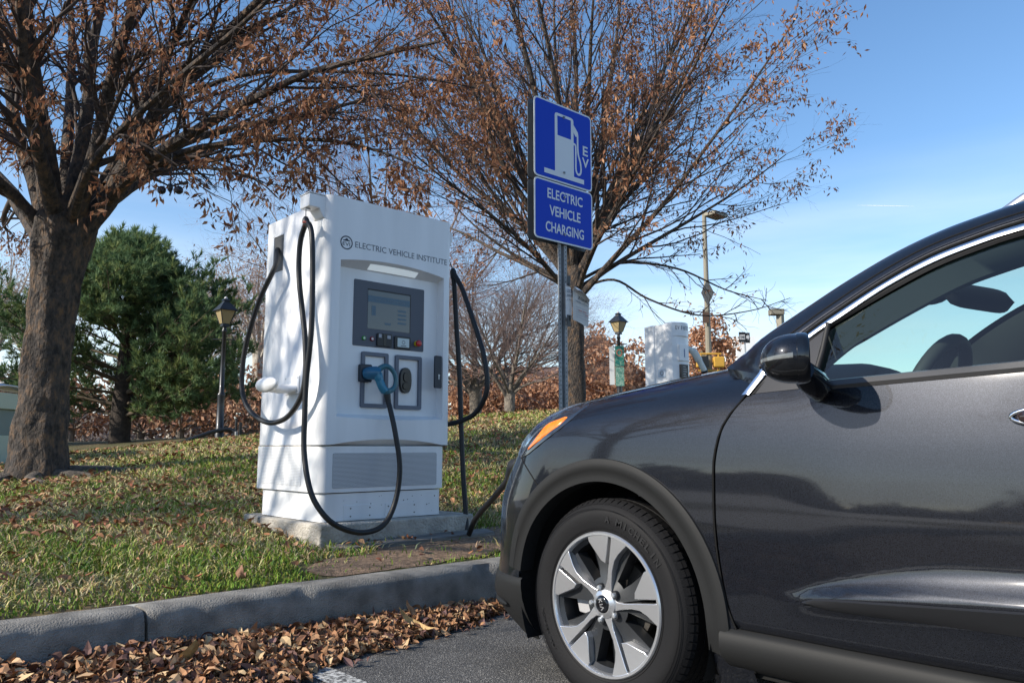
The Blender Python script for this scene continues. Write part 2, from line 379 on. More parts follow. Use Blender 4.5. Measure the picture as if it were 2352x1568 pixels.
BR=[(.23,.105,.05),(.28,.13,.06),(.33,.17,.085),(.19,.08,.04),(.38,.22,.12),(.14,.06,.035),(.42,.28,.16),(.25,.09,.05)]
leafm=mat('dead_leaf',(.25,.12,.06),.75,attr=True,spec=.3)
# on the lawn
x,y,r=polar_pts(15000,3.3,17,2,88,.85)
k=(y>.22)&~((x>-.66)&(x<.5)&(y>.77)&(y<1.78)); x,y,r=x[k],y[k],r[k]
pt=noiz(x,y,.7); k=rng.random(len(x))<np.clip(.50+1.0*pt+np.clip((y-1.0)/6,0,.35)-.35*(y<.6)-.22*(y<2.6),.07,1); x,y,r=x[k],y[k],r[k]
V,F,c_=leaf_field(x,y,H_np(x,y)+.012+.022*rng.random(len(x)),.034+.040*rng.random(len(x))+.003*(r-4),.6,pal=BR,lift=1)
o=npmesh('fallen_leaves_on_lawn',V,F,leafm,col=c_); o['kind']='stuff'
# bank of leaves in the gutter
def pile_w(X): return itp([(-8,2.2),(-3,1.25),(-2.2,.85),(-1.75,.72),(-1.45,.52),(-1.3,.40),(-1.0,.31),(-.55,.25),(-.2,.13),(.1,.08)],X)
def pile_h(X,Y):
    w_=pile_w(X); t=-Y/w_
    if t<0 or t>1: return 0
    top=itp([(-8,.12),(-2.3,.10),(-1.6,.085),(-1.1,.06),(-.6,.045),(.1,.015)],X)
    return top*(1-t**1.6)*(1+.3*mathutils.noise.noise((X*5,Y*5,0)))
b=MB(); b.grid([[(X,-pile_w(X)*t*.93+.0,pile_h(X,-pile_w(X)*t*.93)*.75+.003) for t in np.linspace(0,1,14)] for X in np.arange(-7,.1,.06)])
b.build('leaf_litter',mat('leaf_mould',(.055,.025,.014),.95,noise=.5,nscale=60,bump=1,bscale=90),smooth_deg=80,fix=False,kind='stuff')
n=13000; x=-4.2+4.35*rng.random(n)**.85; t=rng.random(n); y=-np.array([pile_w(a) for a in x])*t**1.05*1.04-.01
stray=rng.random(n)<.05; y=np.where(stray,y-rng.random(n)*.14,y)
z=np.array([pile_h(a,c) for a,c in zip(x,y)])*(.72+.42*rng.random(n))+.006
PAL2=[(.29,.155,.08),(.23,.115,.058),(.36,.205,.11),(.16,.078,.045),(.44,.29,.165),(.10,.052,.042),(.26,.13,.066),(.32,.17,.085),(.14,.08,.072),(.20,.095,.05),(.48,.34,.19)]
V,F,c_=leaf_field(x,y,z,.030+.055*rng.random(n)**1.7,.62,curl=2.2,pal=PAL2,lift=.8)
V[:,2]=np.maximum(V[:,2],.004); V[:,1]=np.minimum(V[:,1],-.004)
o=npmesh('fallen_leaves_in_gutter',V,F,leafm,col=c_); o['kind']='stuff'
# a few large leaves that stand out
def big_leaf(label,X,Y,Z,L,Wd,yaw,pit,rol,curl,col,fold=.4,nm='dry_leaf'):
    b=MB(); rows=[]
    for i in range(15):
        t=i/14; a=t-.5; w_=Wd*math.sin(math.pi*min(1,t*1.0))**.8*(1-.25*t)+.001
        zz=curl*(a*a)*L*1.6; xx=a*L*(1-.15*abs(curl)); row=[]
        for j in range(-3,4):
            s=j/3; row.append(Vector((xx,s*w_*math.cos(fold),zz+abs(s)*w_*math.sin(fold)+.004*math.sin(9*t+3*s)*(abs(s)))))
        rows.append(row)
    M=Matrix.Rotation(yaw,3,'Z')@Matrix.Rotation(pit,3,'Y')@Matrix.Rotation(rol,3,'X')
    rows=[[M@p for p in r_] for r_ in rows]; mz=min(p.z for r_ in rows for p in r_)
    b.grid([[(X+p.x,Y+p.y,Z+p.z-mz) for p in r_] for r_ in rows])
    o=b.build(nm,mat('dry_leaf_'+label[:14].replace(' ','_'),col,.7,noise=.25,nscale=30,bump=.3,bscale=60),smooth_deg=60,fix=False)
    return tag(o,label,'leaf','large dry leaves at the kerb')
big_leaf('long pale yellow curled leaf leaning up at the end of the gutter leaf bank',-.70,-.22,.035,.21,.026,-.95,.42,.5,.7,(.50,.33,.14),.7)
big_leaf('broad flat yellow-brown leaf lying on the asphalt beside the white bay line',-1.215,-.335,.012,.13,.034,-.15,.05,.1,.35,(.42,.24,.08),.2)
big_leaf('greenish tan leaf standing upright in the middle of the leaf bank',-1.72,-.27,.06,.13,.036,2.0,.9,.2,.3,(.34,.25,.11),.25)
big_leaf('smooth light brown leaf lying across the top of the bank near the kerb joint',-1.86,-.13,.075,.13,.026,.5,.1,.2,.3,(.36,.2,.1),.3)
big_leaf('orange-brown leaf propped against the kerb near the car bumper',-.62,-.07,.05,.11,.03,1.9,-.8,.1,.5,(.38,.2,.09),.4)
big_leaf('dark red leaf among the brown leaves at the bottom edge',-2.17,-.52,.075,.11,.036,.9,.3,.1,.4,(.16,.03,.02),.3)
big_leaf('small brown leaf lying on the board in front of the charger plinth',-.1,.68,.305,.07,.022,.4,.2,.2,.9,(.32,.14,.08),.4)
big_leaf('upright pointed brown leaf on the grass left of the plinth',-2.25,.62,.27,.1,.028,1.2,-.9,.2,.6,(.35,.19,.1),.4)
big_leaf('curled pinkish brown leaf cluster on the grass below the plinth corner',-1.28,.33,.245,.11,.03,.9,.5,.3,1.2,(.36,.19,.12),.5)
# ---------------------------------------------------------------- fast charger in front
b=MB(); b.box(-.635,.47,.77,1.76,.10,.412)
slabm=mat('plinth_concrete',(.40,.37,.32),.9,noise=.22,nscale=9,bump=.8,bscale=60)
sl_=b.build('concrete_base',slabm,None,bevel=.012); tag(sl_,'rough concrete base slab under the large white charging cabinet','slab')
b=MB(); b.add([(-.60,.64,.292),(.55,.655,.30),(.56,.765,.315),(-.60,.765,.305),(-.60,.64,.262),(.55,.655,.262),(.56,.765,.262),(-.60,.765,.262)],[(0,1,2,3),(7,6,5,4),(0,4,5,1),(1,5,6,2),(2,6,7,3),(3,7,4,0)])
bo=b.build('weathered_board',mat('weathered_timber',(.17,.16,.145),.85,noise=.35,nscale=30,stretch=(.15,1,1),bump=.6,bscale=80),None,bevel=.004)
tag(bo,'grey weathered timber board lying along the foot of the concrete slab','board')

ch=thing('charging_station','large white charging cabinet with screen, black cable loops and a teal plug','charging station',(-.15,1.2,.412))
# plinth
b=MB()
def rrect(x0,x1,y0,y1,r,k=5,rb=.01):
    P=[]
    for cx,cy,a0,rr in ((x0+r,y0+r,180,r),(x1-r,y0+r,270,r),(x1-rb,y1-rb,0,rb),(x0+rb,y1-rb,90,rb)):
        for i in range(k+1):
            a=rad(a0+90*i/k); P.append((cx+rr*math.cos(a),cy+rr*math.sin(a)))
    return P
b.prism(rrect(-.585,.262,.845,1.60,.035),lambda a,c,d:(a,c,d),.416,.572); b.build('plinth',white,ch)
spot=mat('rust_spots',(.75,.75,.76),.5); 
N=spot.node_tree; 
random.seed(3)
for i in range(18):
    b=MB()
    x=-.5+.74*random.random()**.6; z=.43+.12*random.random(); r_=.0015+.003*random.random()**2
    b.cyl((x,.8449,z),(x,.8438,z),r_,k=7); b.build('rust_speck',mat('rust',(.16,.14,.12),.9),ch)
for (x0,x1) in ((-.445,-.235),(-.16,.075)): MB().box(x0,x1,.8420,.846,.422,.503).build('access_plate',white,ch,bevel=.001)
for x in (-.40,-.27,-.14,.05):
    for z in (.44,.485): MB().cyl((x,.843,z),(x,.839,z),.0042,k=8).build('plate_screw',mat('dull_screw',(.15,.15,.14),.6,metal=.5),ch)
b=MB(); b.prism(rrect(-.605,.285,.835,1.65,.05),lambda a,c,d:(a,c,d),.578,.842); b.build('lower_housing',white,ch,bevel=.002)
# grilles (perforated sheet as a procedural pattern)
def perf(name,base,hole,pitch,rr):
    m=mat(name,base,.45); N=m.node_tree; bs=N.nodes['Principled BSDF']; L=N.links.new
    tc=N.nodes.new('ShaderNodeTexCoord'); sp=N.nodes.new('ShaderNodeSeparateXYZ'); L(tc.outputs['Object'],sp.inputs[0])
    def M(op,a,b_=None,c_=None):
        n=N.nodes.new('ShaderNodeMath'); n.operation=op
        for i,q in enumerate((a,b_,c_)):
            if q is None: continue
            if isinstance(q,(int,float)): n.inputs[i].default_value=q
            else: L(q,n.inputs[i])
        return n.outputs[0]
    u=M('MULTIPLY',M('ADD',sp.outputs[0],sp.outputs[1]),1/pitch); v=M('MULTIPLY',sp.outputs[2],1/(pitch*.86))
    row=M('FLOOR',v); u2=M('ADD',u,M('MULTIPLY',row,.5))
    fu=M('SUBTRACT',M('FRACT',u2),.5); fv=M('SUBTRACT',M('FRACT',v),.5)
    d=M('SQRT',M('ADD',M('MULTIPLY',fu,fu),M('MULTIPLY',fv,fv)))
    ins=M('LESS_THAN',d,rr)
    mx=N.nodes.new('ShaderNodeMix'); mx.data_type='RGBA'; L(ins,mx.inputs[0]); mx.inputs[6].default_value=tuple(base)+(1,); mx.inputs[7].default_value=tuple(hole)+(1,); L(mx.outputs[2],bs.inputs['Base Color']); return m
def rr2(x0,x1,z0,z1,r,k=4):
    P=[]
    for cx,cz,a0 in ((x0+r,z0+r,180),(x1-r,z0+r,270),(x1-r,z1-r,0),(x0+r,z1-r,90)):
        for i in range(k+1):
            a=rad(a0+90*i/k); P.append((cx+r*math.cos(a),cz+r*math.sin(a)))
    return P
b=MB(); b.prism(rr2(-.530,.212,.602,.803,.012),lambda a,c,d:(a,d,c),.8325,.836); b.build('front_grille',perf('perforated_front',(.60,.61,.63),(.13,.13,.13),.0085,.36),ch)
b=MB(); b.prism(rr2(1.06,1.585,.612,.836,.012),lambda a,c,d:(d,a,c),-.6075,-.604); b.build('side_grille',perf('perforated_side',(.74,.75,.76),(.30,.30,.30),.0105,.24),ch)
# cabinet body behind the door
b=MB(); 
b.prism(rrect(-.605,.300,.985,1.655,.004,2,.03),lambda a,c,d:(a,c,d),.846,2.300)
body=b.build('cabinet',white,ch,bevel=.004)
# cable outlet slot on side (framed flat plate, dark colour standing in for shade inside)
b=MB()
b.box(-.6065,-.604,1.40,1.53,1.955,2.19); b.build('cable_slot',mat('shadow_gap',(.10,.10,.10),.8),ch)
b=MB()
for a in ((-.612,-.604,1.525,1.535,1.95,2.195),(-.612,-.604,1.40,1.53,2.188,2.196)): b.box(*a)
b.build('slot_lip',white,ch)
# front door shell with recess
YF=.82; YR=.892; Z1=2.318
plan=[]
def arcp(cx,cy,r,a0,a1,k): return [(cx+r*math.cos(rad(lerp(a0,a1,i/k))),cy+r*math.sin(rad(lerp(a0,a1,i/k)))) for i in range(k+1)]
XL,XR=-.620,.312
left=[(XL,.978)]+arcp(XL+.055,YF+.055,.055,180,270,8)
right=arcp(XR-.045,YF+.045,.045,270,360,8)+[(XR,.978)]
xa,xb=-.525,.244
inner=[xa+(xb-xa)*i/24 for i in range(25)]
def lip(x): t=(x-XL)/(XR-XL); return .850+.034*math.sin(math.pi*min(1,max(0,(t-.08)/.84)))**.8 if .08<t<.92 else .850
def arch(x): t=(x-xa)/(xb-xa); return 1.934+.034*(1-(2*t-1)**2)
def sillz(x): return 1.012-.012*math.sin(math.pi*(x-xa)/(xb-xa))
b=MB()
def col(x,y,z0,z1,n=2): return [(x,y,lerp(z0,z1,i/n)) for i in range(n+1)]
L_=[(x,y) for x,y in left]+[(xa,YF)]
R_=[(xb,YF)]+[(x,y) for x,y in right]
for seq in (L_,R_):
    for (x0,y0),(x1,y1) in zip(seq,seq[1:]):
        for za,zb in ((None,1.012),(1.012,1.934),(1.934,Z1)):
            b.grid([[(x0,y0,lip(x0) if za is None else za),(x0,y0,zb)],[(x1,y1,lip(x1) if za is None else za),(x1,y1,zb)]])
for x0,x1 in zip(inner,inner[1:]):
    b.grid([[(x0,YF,lip(x0)),(x0,YF,sillz(x0))],[(x1,YF,lip(x1)),(x1,YF,sillz(x1))]])
    b.grid([[(x0,YF,arch(x0)),(x0,YF,Z1)],[(x1,YF,arch(x1)),(x1,YF,Z1)]])
    # sill slope and soffit
    b.grid([[(x0,YF,sillz(x0)),(x0,YR,1.030)],[(x1,YF,sillz(x1)),(x1,YR,1.030)]])
    b.grid([[(x0,YF,arch(x0)),(x0,YR,1.912)],[(x1,YF,arch(x1)),(x1,YR,1.912)]])
    b.grid([[(x0,YR,1.030),(x0,YR,1.912)],[(x1,YR,1.030),(x1,YR,1.912)]])
for xx,zf in ((xa,1),(xb,-1)):
    b.add([(xx,YF,1.012),(xx,YF,1.934),(xx,YR,1.912),(xx,YR,1.030)],[(0,1,2,3)])
allp=L_+[(x,YF) for x in inner[1:-1]]+R_
b.add([(x,y,Z1) for x,y in allp],[tuple(range(len(allp)))])
# underside lip, dark at the back
for (x0,y0),(x1,y1) in zip(allp,allp[1:]):
    b.grid([[(x0,y0,lip(x0)),(x0*.985,max(y0,.86) if y0<.9 else y0,.846)],[(x1,y1,lip(x1)),(x1*.985,max(y1,.86) if y1<.9 else y1,.846)]])
door=b.build('front_door',white,ch,smooth_deg=30)
b=MB(); b.box(-.598,.295,.8,.812,0,0) if False else None
b.box(-.595,.29,.842,.975,.8425,.8465); b.build('door_gap',mat('shadow_gap',(.10,.10,.10),.8),ch)
# light lens on the soffit
def sof(x,t): return (x,lerp(YF,YR,t),lerp(arch(x),1.912,t)-.0015)
b=MB(); b.grid([[sof(lerp(-.305,.055,i/8)+(t-.5)*-.0,t) for t in (.30,.60,.86)] for i in range(9)]); 
b.build('light_lens',mat('frosted_lens',(.8,.85,.88),.3,emit=(.8,.93,1,.25)),ch)
# logo and lettering
def ring(b,cx,cz,r0,r1,y,k=36):
    b.add([(cx+r*math.cos(2*math.pi*i/k),y,cz+r*math.sin(2*math.pi*i/k)) for i in range(k) for r in (r0,r1)],[(2*i,2*i+1,(2*i+3)%(2*k),(2*i+2)%(2*k)) for i in range(k)])
navy=mat('navy_ink',(.012,.018,.04),.5)
b=MB(); ring(b,-.490,2.043,.035,.042,YF-.0012)
b.add([(-.490+a,YF-.0012,2.043+c) for a,c in ((-.026,.010),(-.020,.016),(-.010,.018),(-.004,.026),(.006,.026),(.012,.018),(.022,.015),(.026,.010))],[tuple(range(8))])
b.build('emblem',navy,ch,smooth_deg=0,fix=False)
fit_text('EVI',(-.516,YF-.0006,2.024),(1,0,0),(0,0,1),.050,.022,navy,ch,'emblem_letters')
fit_text('ELECTRIC VEHICLE INSTITUTE',(-.430,YF-.0006,2.024),(1,0,0),(0,0,1),.696,.037,inkgrey,ch,'cabinet_lettering')
# bezel, screen, controls
b=MB(); b.prism(rr2(-.388,.136,1.444,1.851,.008),lambda a,c,d:(a,d,c),YR-.004,YR+.01)
bz=b.build('control_panel',darkgrey,ch,bevel=.001)
def m_screen():
    m=mat('lcd_screen',(.045,.053,.055),.15,coat=.8); return m
b=MB()
b.box(-.292,.028,YR-.0062,YR-.0045,1.795,1.803); b.box(.024,.0285,YR-.0062,YR-.0045,1.556,1.80); b.build('screen_frame',mat('screen_edge',(.01,.008,.007),.5),ch)
b=MB(); b.prism([(-.289,1.556),(.024,1.556),(.024,1.795),(-.289,1.795)],lambda a,c,d:(a,d,c),YR-.0055,YR-.003); sc=b.build('screen',m_screen(),ch)
b=MB(); b.box(-.289,.022,YR-.0063,YR-.0058,1.722,1.762)
for i in range(4): b.box(-.068,-.006,YR-.0063,YR-.0058,1.682-.026*i,1.694-.026*i)
b.box(-.262,-.232,YR-.0063,YR-.0058,1.64,1.70); b.box(-.165,-.12,YR-.0063,YR-.0058,1.59,1.602)
b.build('screen_bars',mat('lcd_blue',(.045,.10,.15),.25),ch)
fit_text('CHARGING',(-.235,YR-.0064,1.735),(1,0,0),(0,0,1),.075,.013,mat('lcd_text',(.13,.18,.22),.4),ch,'screen_text')
fit_text('INFORMATION',(-.145,YR-.0064,1.735),(1,0,0),(0,0,1),.125,.013,mat('lcd_text',(.13,.18,.22),.4),ch,'screen_text')
def button(x,z,r,colr,nm):
    b=MB(); b.lathe([(0,-.009),(r*.55,-.009),(r*.6,-.008)],(x,YR-.004,z),'y'); b.build(nm,mat('button_cap',(.6,.6,.58),.3),ch)
    b=MB(); b.lathe([(r*.6,-.004),(r*.6,-.010),(r*.85,-.010),(r,-.006),(r,0)],(x,YR-.004,z),'y'); b.build('button_ring',colr,ch)
button(-.313,1.493,.013,mat('green_ring',(.05,.30,.05),.4),'start_button')
button(-.255,1.493,.014,mat('red_ring',(.25,.02,.03),.4),'stop_button')
b=MB(); b.prism(rr2(-.222,-.115,1.453,1.533,.008),lambda a,c,d:(a,d,c),YR-.016,YR-.004); cr=b.build('card_reader',black,ch,bevel=.002)
b=MB(); b.box(-.178,-.158,YR-.0175,YR-.0158,1.458,1.530); b.build('reader_slot',mat('slot_black',(.004,.004,.004),.3),ch)
for q in ((-.212,-.192,1.505,1.527),(-.150,-.125,1.503,1.524)): MB().box(q[0],q[1],YR-.0172,YR-.0162,q[2],q[3]).build('reader_sticker',mat('sticker_grey',(.35,.36,.4),.5),ch)
b=MB(); b.prism(rr2(-.093,.028,1.448,1.528,.008),lambda a,c,d:(a,d,c),YR-.014,YR-.004); b.build('tag_reader',black,ch,bevel=.002)
b=MB(); b.box(-.072,.016,YR-.0155,YR-.0138,1.460,1.516); b.build('reader_display',mat('pale_display',(.50,.58,.58),.35),ch)
b=MB(); ring(b,-.028,1.490,.009,.0125,YR-.0162,20); b.box(-.048,-.008,YR-.0165,YR-.0158,1.466,1.471); b.build('display_logo',inkgrey,ch,fix=False)
b=MB(); b.lathe([(.018,0),(.018,-.012),(.012,-.014),(.012,-.02)],(.078,YR-.004,1.492),'y'); b.build('stop_collar',mat('yellow_collar',(.55,.42,.02),.4),ch)
b=MB(); b.lathe([(.010,-.018),(.018,-.020),(.0205,-.028),(.018,-.036),(.008,-.039),(0,-.0395)],(.078,YR-.004,1.492),'y'); b.build('emergency_stop',mat('red_plastic',(.45,.012,.012),.3,coat=.3),ch)
# socket frames
def frame(x0,x1,z0,z1,wd):
    o=rr2(x0,x1,z0,z1,.012); i_=rr2(x0+wd,x1-wd,z0+wd,z1-wd,.004); n=len(o); y0,y1=YR-.016,YR+.002
    vs=[(a,y0,c) for a,c in o]+[(a,y0,c) for a,c in i_]+[(a,y1,c) for a,c in o]+[(a,y1,c) for a,c in i_]; fs=[]
    for k in range(n):
        j=(k+1)%n; fs+=[(k,j,n+j,n+k),(k,2*n+k,2*n+j,j),(n+k,n+j,3*n+j,3*n+k)]
    b=MB(); b.add(vs,fs); return b.build('holster_frame',mat('frame_grey',(.12,.135,.17),.5),ch,bevel=.0012)
frame(-.328,-.136,1.073,1.411,.024); frame(-.083,.118,1.071,1.409,.024)
b=MB(); b.prism(rr2(-.345,-.262,1.225,1.332,.01),lambda a,c,d:(a,d,c),.862,YR); b.build('holster_socket',mat('navy_plastic',(.012,.02,.035),.4),ch,bevel=.004)
b=MB()
def ell(cx,cz,a,c,n=2.6,k=28): return [(cx+a*math.copysign(abs(math.cos(2*math.pi*i/k))**(2/n),math.cos(2*math.pi*i/k)),cz+c*math.copysign(abs(math.sin(2*math.pi*i/k))**(2/n),math.sin(2*math.pi*i/k))) for i in range(k)]
b.prism(ell(-.006,1.252,.044,.080),lambda a,c,d:(a,d,c),YR-.02,YR); b.build('spare_socket',mat('socket_black',(.01,.012,.016),.3),ch,bevel=.004)
b=MB(); b.prism(ell(-.006,1.272,.022,.030),lambda a,c,d:(a,d,c),YR-.026,YR-.02); b.prism(ell(-.006,1.215,.026,.022),lambda a,c,d:(a,d,c),YR-.026,YR-.02); b.build('socket_insert',mat('slot_black',(.004,.004,.004),.3),ch,bevel=.002)
b=MB(); b.prism(rr2(.208,.266,1.210,1.418,.009),lambda a,c,d:(a,d,c),.809,.8225); 
o=b.build('lock_handle',mat('navy_plastic',(.012,.02,.035),.4),ch,bevel=.003)
for v in o.data.vertices: v.co.x-=.037; 
b=MB(); b.cyl((.203,.8085,1.292),(.203,.806,1.292),.007,k=14); b.box(.199,.207,.8065,.8085,1.266,1.29); b.build('lock_keyhole',steel,ch)
# teal plug hung in the left holster: head, open D grip and collar
teal=mat('teal_plastic',(.018,.17,.27),.35,coat=.3); tealg=mat('teal_grey_plastic',(.035,.13,.17),.38,coat=.2)
b=MB(); b.tube([(-.305,.872,1.275),(-.29,.845,1.277),(-.262,.815,1.279),(-.24,.80,1.278)],[.034,.040,.040,.030],20)
pl=b.build('plug',mat('plug_blue',(.015,.12,.22),.35,coat=.3),ch,smooth_deg=60)
Pg=lambda a,c:(a,.79,c)
b=MB(); g=spline([(-.262,.812,1.290),(-.225,.798,1.318),(-.190,.79,1.316),(-.158,.785,1.285),(-.143,.783,1.240),(-.150,.785,1.200),(-.175,.787,1.176),(-.205,.79,1.170)],6)
b.tube(g,[.020-.006*math.sin(math.pi*i/(len(g)-1)) for i in range(len(g))],12); b.build('grip',tealg,ch,smooth_deg=60)
b=MB(); g=spline([(-.262,.808,1.272),(-.250,.80,1.235),(-.236,.793,1.195),(-.216,.79,1.168)],6); b.tube(g,[.030,.0295,.029,.0285,.028,.0275]+[.025]*(len(g)-6),12)
b.build('plug_neck',teal,ch,smooth_deg=60)
b=MB(); b.tube([(-.205,.79,1.172),(-.203,.789,1.160),(-.20,.788,1.150)],[.026,.024,.019],14); b.build('plug_collar',mat('teal_grey_plastic',(.035,.13,.17),.38),ch,smooth_deg=60)
b=MB(); b.tube([(-.201,.788,1.152),(-.197,.786,1.128),(-.193,.782,1.095)],[.0205,.018,.0165],14)
for k in range(4):
    z=1.145-.011*k; b.tube([(-.2+.0006*k,.788,z),(-.2+.0006*k,.788,z-.004)],[.0215-.001*k]*2,14)
b.build('strain_relief',black,ch,smooth_deg=50)
# cables on the left
RC=.0158
cab=spline([(-.56,1.50,2.06),(-.615,1.465,2.10),(-.66,1.37,2.0),(-.70,1.345,1.915),(-.70,1.52,1.75),(-.70,1.68,1.50),(-.70,1.722,1.32),(-.70,1.70,1.18),(-.70,1.578,1.062),(-.70,1.33,.985),(-.70,1.091,1.005),(-.70,.925,1.11),(-.70,.872,1.25),(-.70,.89,1.45),(-.70,.935,1.62),(-.70,.985,1.80),(-.70,1.0,1.95),(-.70,.985,2.06),(-.70,.945,2.125),(-.71,.905,2.145)],8)
b=MB(); b.tube(cab,RC,12); b.build('charging_cable',rubber,ch,smooth_deg=60)
cab=spline([(-.71,.915,2.147),(-.71,.87,2.12),(-.71,.835,2.05),(-.71,.812,1.86),(-.71,.800,1.57),(-.71,.812,1.40),(-.71,.84,1.22),(-.71,.845,1.02),(-.715,.825,.80),(-.71,.75,.60),(-.66,.70,.48),(-.57,.68,.405),(-.42,.68,.362),(-.275,.69,.393),(-.188,.70,.52),(-.160,.70,.715),(-.180,.725,.92),(-.192,.765,1.06),(-.193,.782,1.10)],8)
b=MB(); b.tube(cab,RC,12); b.build('charging_cable',rubber,ch,smooth_deg=60)
b=MB(); b.tube([(-.71,.915,2.178),(-.71,.915,2.163),(-.71,.912,2.150),(-.71,.910,2.125)],[.011,.019,.022,.019],12); b.build('cable_clamp',black,ch,smooth_deg=50)
b=MB(); b.tube(spline([(-.715,.925,2.125),(-.728,.905,2.14),(-.722,.885,2.135),(-.705,.875,2.12)],4),.006,8); b.build('clamp_band',mat('faded_red_band',(.35,.08,.06),.6),ch)
b=MB(); b.cyl((-.71,.916,2.22),(-.71,.915,2.175),.0028,k=8); b.build('suspension_wire',mat('wire_dark',(.05,.05,.05),.5,metal=.5),ch)
b=MB(); b.prism([(-.722,2.230),(-.722,2.310),(-.60,2.310),(-.60,2.17),(-.63,2.18),(-.655,2.230)],lambda a,c,d:(a,d,c),.858,.972); b.build('cable_arm',white,ch,bevel=.006)
b=MB(); b.box(-.725,-.60,.855,.975,2.311,2.317); b.build('arm_cover',white,ch,bevel=.002)
b=MB(); b.lathe([(0,-.008),(.016,-.008),(.018,0)],(-.70,.918,2.229),'z'); b.build('arm_bolt',steel,ch)
# cable rest on the left side
b=MB(); b.box(-.612,-.605,1.115,1.30,1.155,1.262); b.build('rest_plate',white,ch,bevel=.002)
for y in (1.13,1.285):
    for z in (1.17,1.25): MB().cyl((-.612,y,z),(-.615,y,z),.004,k=8).build('rest_screw',steel,ch)
b=MB(); rows=[]
for i in range(9):
    t=i/8; x=-.61-.145*t; hw=.075-.02*math.sin(math.pi*t); rows.append([(x,1.205+hw*math.cos(a),1.185+(.030 if math.sin(a)>0 else .022)*math.sin(a)+.008*math.sin(math.pi*t)*-1) for a in [2*math.pi*j/20 for j in range(21)]])
b.grid(rows); b.build('cable_rest',white,ch,smooth_deg=60)
b=MB(); b.sphere((-.775,1.20,1.203),1,20,12,(.035,.135,.046)); b.build('rest_flange',white,ch,smooth_deg=60)
# right-hand cable, hanging, then running across to the car's nose
cr=spline([(.42,.945,2.02),(.42,.93,1.90),(.42,.90,1.60),(.42,.87,1.34),(.42,.83,.77),(.42,.795,.45),(.415,.775,.33),(.40,.755,.27),(.34,.66,.30),(.22,.45,.42),(.02,.06,.57),(-.13,-.20,.66),(-.19,-.30,.70)],8)
b=MB(); b.tube(cr,.0165,12); rcb=b.build('charging_cable',rubber,ch,smooth_deg=60)
cr=spline([(.42,.945,2.02),(.42,.90,1.965),(.42,.84,1.88),(.42,.738,1.68),(.42,.63,1.45),(.42,.588,1.28),(.42,.602,1.16),(.42,.70,1.055),(.41,.82,1.01),(.38,.95,.985),(.33,1.10,.98),(.28,1.18,.98)],8)
b=MB(); b.tube(cr,.0165,12); b.build('charging_cable',rubber,ch,smooth_deg=60)
b=MB(); b.tube([(.42,.95,2.05),(.42,.947,2.03),(.42,.942,1.98)],[.012,.022,.02],12); b.cyl((.34,.95,2.2),(.42,.95,2.04),.003,k=6); b.build('cable_clamp',black,ch)
b=MB(); b.prism([(.345,2.20),(.345,2.27),(.312,2.27),(.312,2.17),(.335,2.17),(.335,2.20)],lambda a,c,d:(a,d,c),.86,.995); b.build('cable_arm',white,ch,bevel=.006)
b=MB(); b.tube([(-.17,-.27,.685),(-.21,-.33,.72),(-.245,-.385,.745),(-.26,-.44,.755),(-.24,-.60,.742)],[.024,.030,.036,.038,.034],14); b.build('vehicle_plug',black,ch,smooth_deg=50)

# ---------------------------------------------------------------- second charger, beyond the bonnet
c2=thing('charging_station','slim white charging post with curved top seen behind the car bonnet','charging station',(4.43,2.0,.55))
def arcfront(x0,x1,y,bul,k=12): return [(lerp(x0,x1,i/k),y-bul*math.sin(math.pi*i/k)) for i in range(k+1)]
x0,x1,yf=4.16,4.50,1.86
b=MB(); b.prism([(x0,2.16)]+[(x0,yf+.09)]+[(x0+.01,yf+.04)]+arcfront(x0+.03,x1-.0,yf,.05)+[(x1,yf+.1),(x1,2.16)],lambda a,c,d:(a,c,d),.56,2.175); b.build('cabinet',white,c2,bevel=.006)
b=MB(); b.prism(arcfront(x0+.035,x1-.005,yf-.004,.062)+[(x1-.005,yf+.1),(x0+.035,yf+.1)],lambda a,c,d:(a,c,d),2.04,2.195); b.build('canopy',white,c2,bevel=.004)
b=MB(); b.prism([(x0-.012,2.20),(x0-.012,2.07),(x0+.1,2.06),(x0+.1,2.20)],lambda a,c,d:(a,c,d),.56,2.165); b.build('rear_housing',white,c2,bevel=.004)
Y2=yf-.055
b=MB(); b.box(4.245,4.415,Y2-.004,Y2+.03,1.77,1.95); b.build('door_panel',white,c2,bevel=.002)
b=MB(); b.box(4.325,4.338,Y2-.008,Y2-.003,1.81,1.90); b.build('indicator_slot',mat('blue_grey_slot',(.10,.15,.28),.4),c2)
b=MB(); b.box(4.265,4.395,Y2-.006,Y2+.03,1.58,1.73); lbp=b.build('rating_plate',black,c2,bevel=.002)
for i in range(4): fit_text('8888888'[:5+i%3],(4.455,Y2-.007,1.575-.045*i),(1,0,0),(0,0,1),.09,.016,mat('plate_text',(.35,.35,.36),.5),c2,'plate_text') if False else None
b=MB()
for i in range(5):
    b.box(4.30,4.345+.012*(i%3),Y2-.0072,Y2-.0058,1.70-.026*i,1.707-.026*i)
b.build('plate_text',mat('plate_text',(.35,.35,.36),.5),c2)
b=MB(); b.box(x0-.004,x0+.001,1.93,2.03,1.59,1.68); b.build('info_label',mat('label_blue_grey',(.45,.52,.6),.5),c2)
b=MB(); k=20
b.add([(x0-.005,1.98+r*math.cos(2*math.pi*i/k),1.635+r*math.sin(2*math.pi*i/k)) for i in range(k) for r in (.017,.024)],[(2*i,2*i+1,(2*i+3)%(2*k),(2*i+2)%(2*k)) for i in range(k)]); b.build('label_logo',inkgrey,c2,fix=False)
